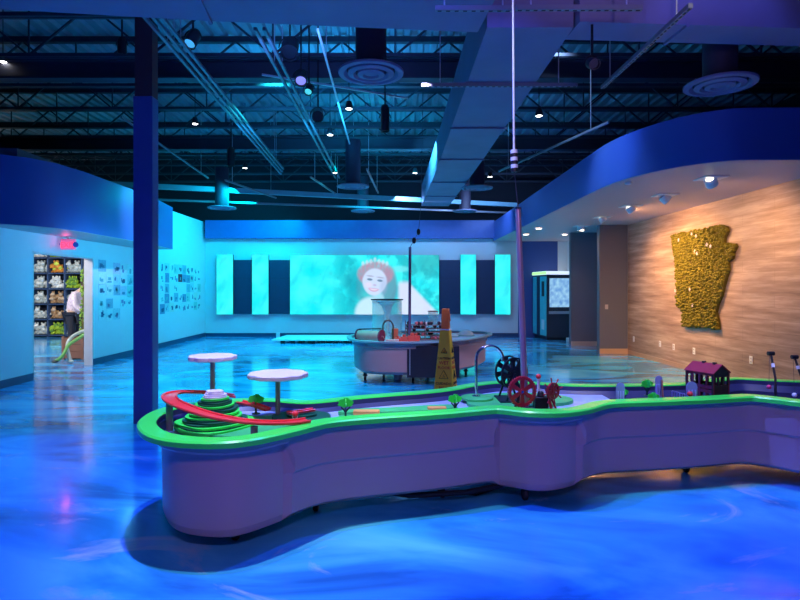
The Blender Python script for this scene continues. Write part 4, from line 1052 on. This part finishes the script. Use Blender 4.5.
B().prism(poly, XR-.05, XR-.002, TX).obj('backing_board', M('moss_back', (.10, .08, .01), .9), t, world=True, smooth=False)
def inside(p, P):
    c_ = False; j = len(P)-1
    for i in range(len(P)):
        if (P[i][1] > p[1]) != (P[j][1] > p[1]) and p[0] < (P[j][0]-P[i][0])*(p[1]-P[i][1])/(P[j][1]-P[i][1])+P[i][0]: c_ = not c_
        j = i
    return c_
b = B(); g = .044; random.seed(5)
y_ = min(p[0] for p in poly)
while y_ < max(p[0] for p in poly):
    z_ = min(p[1] for p in poly)
    while z_ < max(p[1] for p in poly):
        yy = y_+random.uniform(-.026, .026); zz = z_+random.uniform(-.026, .026)
        if inside((yy, zz), poly): b.ball((XR-.05, yy, zz), random.uniform(.02, .034), 7, (random.uniform(.7, 2.0), 1, 1))
        z_ += g
    y_ += g
b.obj('moss_clumps', moss, t, world=True)['kind'] = 'stuff'
for x, y in ((88, 75), (138, 52), (155, 60), (158, 125), (130, 260), (196, 92), (210, 98), (150, 118), (75, 265), (140, 320)):
    px, py = 660+x/3.75, 220+y/3.75; D = XR*F/(px-CX); z = H+(CY-py)*D/F; bb = B()
    for k in range(3):
        a = k*PI/3+x; dv = Vector((0, math.cos(a), math.sin(a)))*.035; c_ = Vector((XR-.095, D, z)); bb.bar(c_-dv, c_+dv, .008)
    bb.obj('white_twig', pinkwhite, t, world=True)
# outlets
for (px, py), lab in zip(((634, 339), (660.3, 343.8), (674, 347), (694.3, 351), (744+7.5, 360)), ('farthest, beside the grey pillar', 'second from the grey pillar', 'third from the grey pillar', 'fourth, left of the toy mill', 'nearest, right of the toy mill')):
    D = XR*F/(px-CX); z = H+(CY-py)*D/F
    t = thing('wall_outlet', (XR-.006, D, z), 'white outlet plate on the wood wall, ' + lab, 'outlet', 'outlet plates on the wood wall')
    B().box(-.004, .004, -.04, .04, -.06, .06).obj('cover_plate', whitem, t, bevel=.002)
    for s in (-.025, .025): B().box(-.007, -.004, -.015, .015, s-.012, s+.012).obj('socket', M('socket', (.5, .48, .45), .5), t, smooth=False)
tag(B().box(4.95, 5.02, 13.19, 13.2, 1.05, 1.16).obj('wall_switch', galv), 'small switch plate on the near grey pillar', 'switch')

# ================================================================ LEFT WALL THINGS
# emergency exit sign
q = pd(68.5, 246.5, 10.2)
t = thing('exit_sign', (q.x, q.y, 2.25), 'glowing red exit sign with two lamp heads above the left doorway', 'exit sign')
B().box(-.13, .13, -.025, .025, .0, .19).obj('sign_case', M('exit_pink', (.85, .25, .42), .4, emit=.55, ecol=(1, .12, .3)), t, bevel=.008)
text('EXIT', 'exit_lettering', M('exit_red', (1, .1, .15), .4, emit=1.6, ecol=(1, .05, .12)), t, Matrix.Translation((0, -.028, .04)) @ Matrix.Rotation(PI/2, 4, 'X'), .13)
for s in (-1, 1):
    B().cyl((s*.15, -.04, .10), (s*.18, -.09, .08), .04, .048, 14).obj('lamp_head', M('lamp_hd', (.15, .15, .5), .4), t)
B().cyl((0, 0, .19), (0, 0, .232), .03, n=12).obj('canopy', whitem, t)
spot((q.x, q.y-.08, 2.35), (q.x+.05, q.y-.6, 2.48), 130, (1, .1, .25), 2.0, 1, .05)
# drawings taped to the left wall
random.seed(11)
cols = ['dce6ea', 'bccfd8', 'd0e0e6', '98b2c8', 'd8c3d8', 'a4ccca', 'e0dcd6', '8095b8', 'a03048']
pm = [M('drawing_%d' % i, c_, .7, var=.35, scale=22) for i, c_ in enumerate(cols)]
ink = [M('ink_navy', '7088a8', .7), M('ink_teal', '80b0b8', .7), M('ink_plum', '9a86b0', .7), M('ink_dark', '4c6288', .7)]
rows = ['top', 'second', 'third', 'fourth', 'bottom']
def sheets(D0, D1, n, z0, z1, where, zbow=0):
    for r in range(5):
        for k in range(n):
            if random.random() < .10: continue
            D = D0+(D1-D0)*(k+.5)/n+random.uniform(-.01, .01); z = z1-(z1-z0)*(r+.5)/5+random.uniform(-.02, .02)
            w_ = (D1-D0)/n*random.choice([.47, .49, .44]); h_ = (z1-z0)/5*random.choice([.46, .48, .42])
            ci = random.choice([0, 0, 2, 2, 1, 6, 5, 4, 3, 7, 0, 2])
            if where.startswith('right') and r == 1 and k == 4: ci = 8
            t = thing('taped_drawing', (XL+.001, D, z-h_), 'drawing sheet in the %s row, %s from the doorway, %s of the column' % (rows[r], ordn[k], where), 'drawing', 'drawings on the left wall')
            B().box(0, .003, -w_, w_, 0, 2*h_).obj('sheet', pm[ci], t, smooth=False)
            b = B()
            for _ in range(random.choice([2, 3, 4])):
                y0_ = random.uniform(-.8, .1)*w_; z0_ = random.uniform(.15, 1.0)*h_; b.box(.003, .0045, y0_, y0_+w_*random.uniform(.2, .8), z0_, z0_+h_*random.uniform(.2, .8))
            b.obj('drawn_marks', random.choice(ink), t, smooth=False)
sheets(11.45, 13.9, 8, .86, 2.12, 'left')
sheets(14.45, 17.5, 10, .88, 2.22, 'right')

# ================================================================ ANNEX: shelving, plush, planter, person
SY = 17.6
t = thing('cubby_shelf', (-10.6, SY+.25, 0), 'tall dark blue cubby shelving filled with plush toys seen through the doorway', 'shelving')
navy2 = M('shelf_navy', (.04, .08, .18), .5)
colx = [-11.98, -11.45, -10.92, -10.39, -9.85, -9.32]; zs = [.06, .56, 1.04, 1.52, 2.01, 2.50, 2.98]
for x in colx: B().box(x-.02, x+.02, SY, SY+.45, 0, 3.0).obj('upright', navy2, t, world=True, smooth=False)
for z in zs: B().box(colx[0], colx[-1], SY, SY+.45, z-.018, z+.018).obj('shelf_board', navy2, t, world=True, smooth=False)
B().box(colx[0], colx[-1], SY+.44, SY+.46, 0, 3.0).obj('back_panel', M('shelf_back', (.015, .02, .05), .7), t, world=True, smooth=False)
def make_plush(m, m2, ears=.03):
    t = thing('plush_toy', (0, 0, -20), '', 'plush toy')
    B().ball((0, 0, .07), .075, 10, (1.25, 1, .9)).ball((-.07, -.04, .03), .03, 8, (1, 1.5, .8)).ball((.07, -.04, .03), .03, 8, (1, 1.5, .8)).obj('plush_body', m, t)
    hd = B().ball((.05, -.05, .13), .055, 10).ball((.05, -.10, .12), .025, 8).obj('plush_head', m2, t)
    B().ball((.01, -.04, .185), ears, 8, (.8, .5, 1.2)).ball((.09, -.04, .185), ears, 8, (.8, .5, 1.2)).obj('ears', m, hd)
    return t
PM = {'grey': (M('pl_grey', (.45, .48, .46), .9), M('pl_white', (.75, .75, .70), .9)), 'white': (M('pl_w2', (.8, .78, .74), .9), M('pl_w3', (.7, .7, .68), .9)),
      'green': (M('pl_g', (.35, .50, .04), .9), M('pl_g2', (.15, .30, .05), .9)), 'brown': (M('pl_b', (.42, .24, .12), .9), M('pl_b2', (.6, .42, .28), .9)), 'orange': (M('pl_o', (.8, .30, .05), .9), M('pl_y', (.75, .8, .1), .9))}
PP = {k: make_plush(*v) for k, v in PM.items()}
used = set()
kinds = [['grey', 'green', 'grey'], ['grey', 'brown', 'grey'], ['grey', 'brown', 'grey'], ['grey', 'white', 'green'], ['grey', 'orange', 'grey'], ['white', 'green', 'grey']]
cn = ['leftmost', 'second', 'third', 'fourth']; rn = ['bottom', 'second lowest', 'third lowest', 'fourth lowest', 'fifth lowest', 'topmost']
random.seed(21)
for r in range(6):
    for c_ in range(1, 4):
        k = kinds[r][c_-1 if c_ < 4 else 3]; cnt = 5 if r not in (1,) else 4
        lab = '%s plush toy, %s cubby row, %s visible column' % (k, rn[r], cn[c_-1]); grp = 'plush toys, %s row, %s column' % (rn[r], cn[c_-1])
        lab0 = lab
        for i in range(cnt):
            lab = lab0+', '+['lower left', 'lower middle', 'lower right', 'upper left', 'upper middle'][i]+' in pile'
            x = colx[c_]+.11+.16*(i % 3)+random.uniform(-.01, .01); z = zs[r]+.02+(.13 if i >= 3 else 0); y = SY+.14+random.uniform(-.03, .05)
            if k not in used: o = PP[k]; used.add(k); o.location = (x, y, z); o['label'] = lab; o['group'] = grp; o.rotation_euler = (0, 0, random.uniform(-.8, .8))
            else: dup(PP[k], (x, y, z), lab, grp, random.uniform(-.8, .8), 1.22)
for k, o in PP.items():
    if k not in used:
        for ch in list(o.children): bpy.data.objects.remove(ch)
        bpy.data.objects.remove(o)
# planter
pc = Vector((-6.98, 12.35))
t = thing('wooden_planter', (pc.x, pc.y, 0), 'square reddish wooden planter box just inside the doorway', 'planter')
for s in (0, 1, 2, 3):
    Mr = Matrix.Translation((0, 0, 0)) @ Matrix.Rotation(s*PI/2, 4, 'Z')
    for k in range(3): B().box(-.21, .21, -.225, -.21, .03+.15*k, .17+.15*k, Mr).obj('board', brown, t, smooth=False)
for sx in (-1, 1):
    for sy in (-1, 1): B().box(sx*.21-.025, sx*.21+.025, sy*.21-.025, sy*.21+.025, 0, .5).obj('corner_post', brown, t, smooth=False)
B().box(-.205, .205, -.205, .205, .3, .42).obj('soil', M('soil', (.03, .02, .015), .9), t, smooth=False)
t = thing('vine_totem', (pc.x+.14, pc.y-.05, .42), 'tall leafy green totem trunk growing in the wooden planter', 'plant')
B().cyl((0, 0, 0), (.04, 0, 1.60), .045, .04, 12).obj('trunk', M('totem', (.12, .10, .03), .9), t)
b = B(); random.seed(4)
for k in range(150):
    z = .05+1.5*random.random(); a = random.random()*2*PI; c_ = Vector((.04*z/1.6+.07*math.cos(a), .07*math.sin(a), z))
    b.ball(c_, .032, 6, (1, 1, .5), Matrix.Rotation(random.uniform(-1, 1), 4, 'X'))
b.obj('leaves', M('vine_leaf', (.20, .33, .04), .6, var=.4), t)['kind'] = 'stuff'
# plush snakes
def snake(pts, m, label, hm=None, r=.034):
    P = [pd(*p) for p in pts]
    for _ in range(2):
        Q = [P[0]]
        for i in range(len(P)-1): Q += [P[i]*.75+P[i+1]*.25, P[i]*.25+P[i+1]*.75]
        P = Q+[P[-1]]
    for p in P: p.z = max(p.z, r)
    t = thing('plush_snake', (P[-1].x, P[-1].y, 0), label, 'plush toy')
    B().tube(P, r, 10).obj('snake_body', m, t, world=True)
    B().ball(P[-1], r*1.35, 12, (1.5, 1, .75)).obj('snake_head', hm or m, t, world=True)
snake([(86, 330, 12.0), (78, 333, 11.9), (70, 338, 11.75), (66.5, 346, 11.6), (68.5, 354, 11.5), (70.5, 361.5, 11.45)], M('snake_grey', (.5, .55, .52), .9), 'long grey plush snake draped from the planter to the floor')
snake([(84, 335, 11.9), (76, 340, 11.75), (68, 345, 11.6), (65, 352, 11.45), (61, 358, 11.3), (55, 361.5, 11.25)], M('snake_green', (.18, .42, .12), .9), 'long green plush snake with black head lying on the floor by the doorway', black)
# person
def skin(name, vs, es, rad, m, parent, root=0, sub=2):
    me = bpy.data.meshes.new(name); me.from_pydata(vs, es, []); o = bpy.data.objects.new(name, me); C.objects.link(o)
    o.parent = parent; me.materials.append(m)
    md = o.modifiers.new('skin', 'SKIN'); md.use_smooth_shade = True
    sv = me.skin_vertices[0] if me.skin_vertices else None
    if not me.skin_vertices:
        bpy.context.view_layer.objects.active = o; 
    for i, r in enumerate(rad):
        me.skin_vertices[0].data[i].radius = (r, r) if not isinstance(r, tuple) else r
        me.skin_vertices[0].data[i].use_root = (i == root)
    ss = o.modifiers.new('sub', 'SUBSURF'); ss.levels = sub; ss.render_levels = sub
    return o
t = thing('person', (-7.44, 12.95, 0), 'person in pale plaid shirt and dark trousers bending beside the planter in the doorway', 'person')
# standing, leaning forward to +x
V = [(0, 0, .95), (.02, 0, 1.15), (.10, 0, 1.36), (.17, 0, 1.48), (.24, 0, 1.56), (.29, 0, 1.66),
     (0, -.10, .90), (.03, -.11, .50), (-.02, -.11, .10), (.10, -.12, .045),
     (-.0, .10, .90), (.0, .11, .50), (-.05, .11, .10), (.07, .12, .045),
     (.12, -.19, 1.40), (.17, -.23, 1.14), (.34, -.18, .98), (.42, -.16, .94), (.12, .19, 1.40), (.19, .22, 1.14), (.36, .16, .98), (.44, .14, .94)]
E = [(0, 1), (1, 2), (2, 3), (3, 4), (4, 5), (0, 6), (6, 7), (7, 8), (8, 9), (0, 10), (10, 11), (11, 12), (12, 13), (2, 14), (14, 15), (15, 16), (16, 17), (2, 18), (18, 19), (19, 20), (20, 21)]
Rr = [.13, .12, .14, .07, .05, .09, .085, .055, .04, .035, .085, .055, .04, .035, .055, .042, .03, .03, .055, .042, .03, .03]
skinm = M('skin', (.55, .34, .26), .6)
plaid = bpy.data.materials.new('plaid_shirt'); plaid.use_nodes = True
nt = plaid.node_tree; br = nt.nodes.new('ShaderNodeTexBrick'); br.inputs['Scale'].default_value = 14; br.inputs['Color1'].default_value = (.75, .6, .66, 1); br.inputs['Color2'].default_value = (.66, .52, .6, 1); br.inputs['Mortar'].default_value = (.42, .3, .42, 1); br.offset = 0
tcn = nt.nodes.new('ShaderNodeTexCoord'); nt.links.new(tcn.outputs['Object'], br.inputs['Vector']); nt.links.new(br.outputs[0], nt.nodes['Principled BSDF'].inputs['Base Color'])
try:
    skin('body', V, E, Rr, skinm, t)
    sV = [(0, 0, .90), (.02, 0, 1.15), (.10, 0, 1.36), (.16, 0, 1.46), (.12, -.19, 1.40), (.17, -.23, 1.14), (.30, -.19, 1.02), (.12, .19, 1.40), (.19, .22, 1.14), (.32, .17, 1.02)]
    skin('shirt', sV, [(0, 1), (1, 2), (2, 3), (2, 4), (4, 5), (5, 6), (2, 7), (7, 8), (8, 9)], [.165, .16, .175, .09, .075, .062, .05, .075, .062, .05], plaid, t)
    tV = [(0, 0, .93), (0, -.10, .88), (.03, -.11, .50), (-.02, -.11, .09), (-.0, .10, .88), (.0, .11, .50), (-.05, .11, .09)]
    skin('trousers', tV, [(0, 1), (1, 2), (2, 3), (0, 4), (4, 5), (5, 6)], [.155, .105, .078, .062, .105, .078, .062], M('trousers_dark', (.015, .016, .03), .8), t)
    B().ball((.275, 0, 1.69), .105, 16, (1, .95, 1.1)).obj('hair', M('hair_dark', (.04, .025, .02), .8), t)
except Exception as ex:
    print('SKIN FAIL', ex)
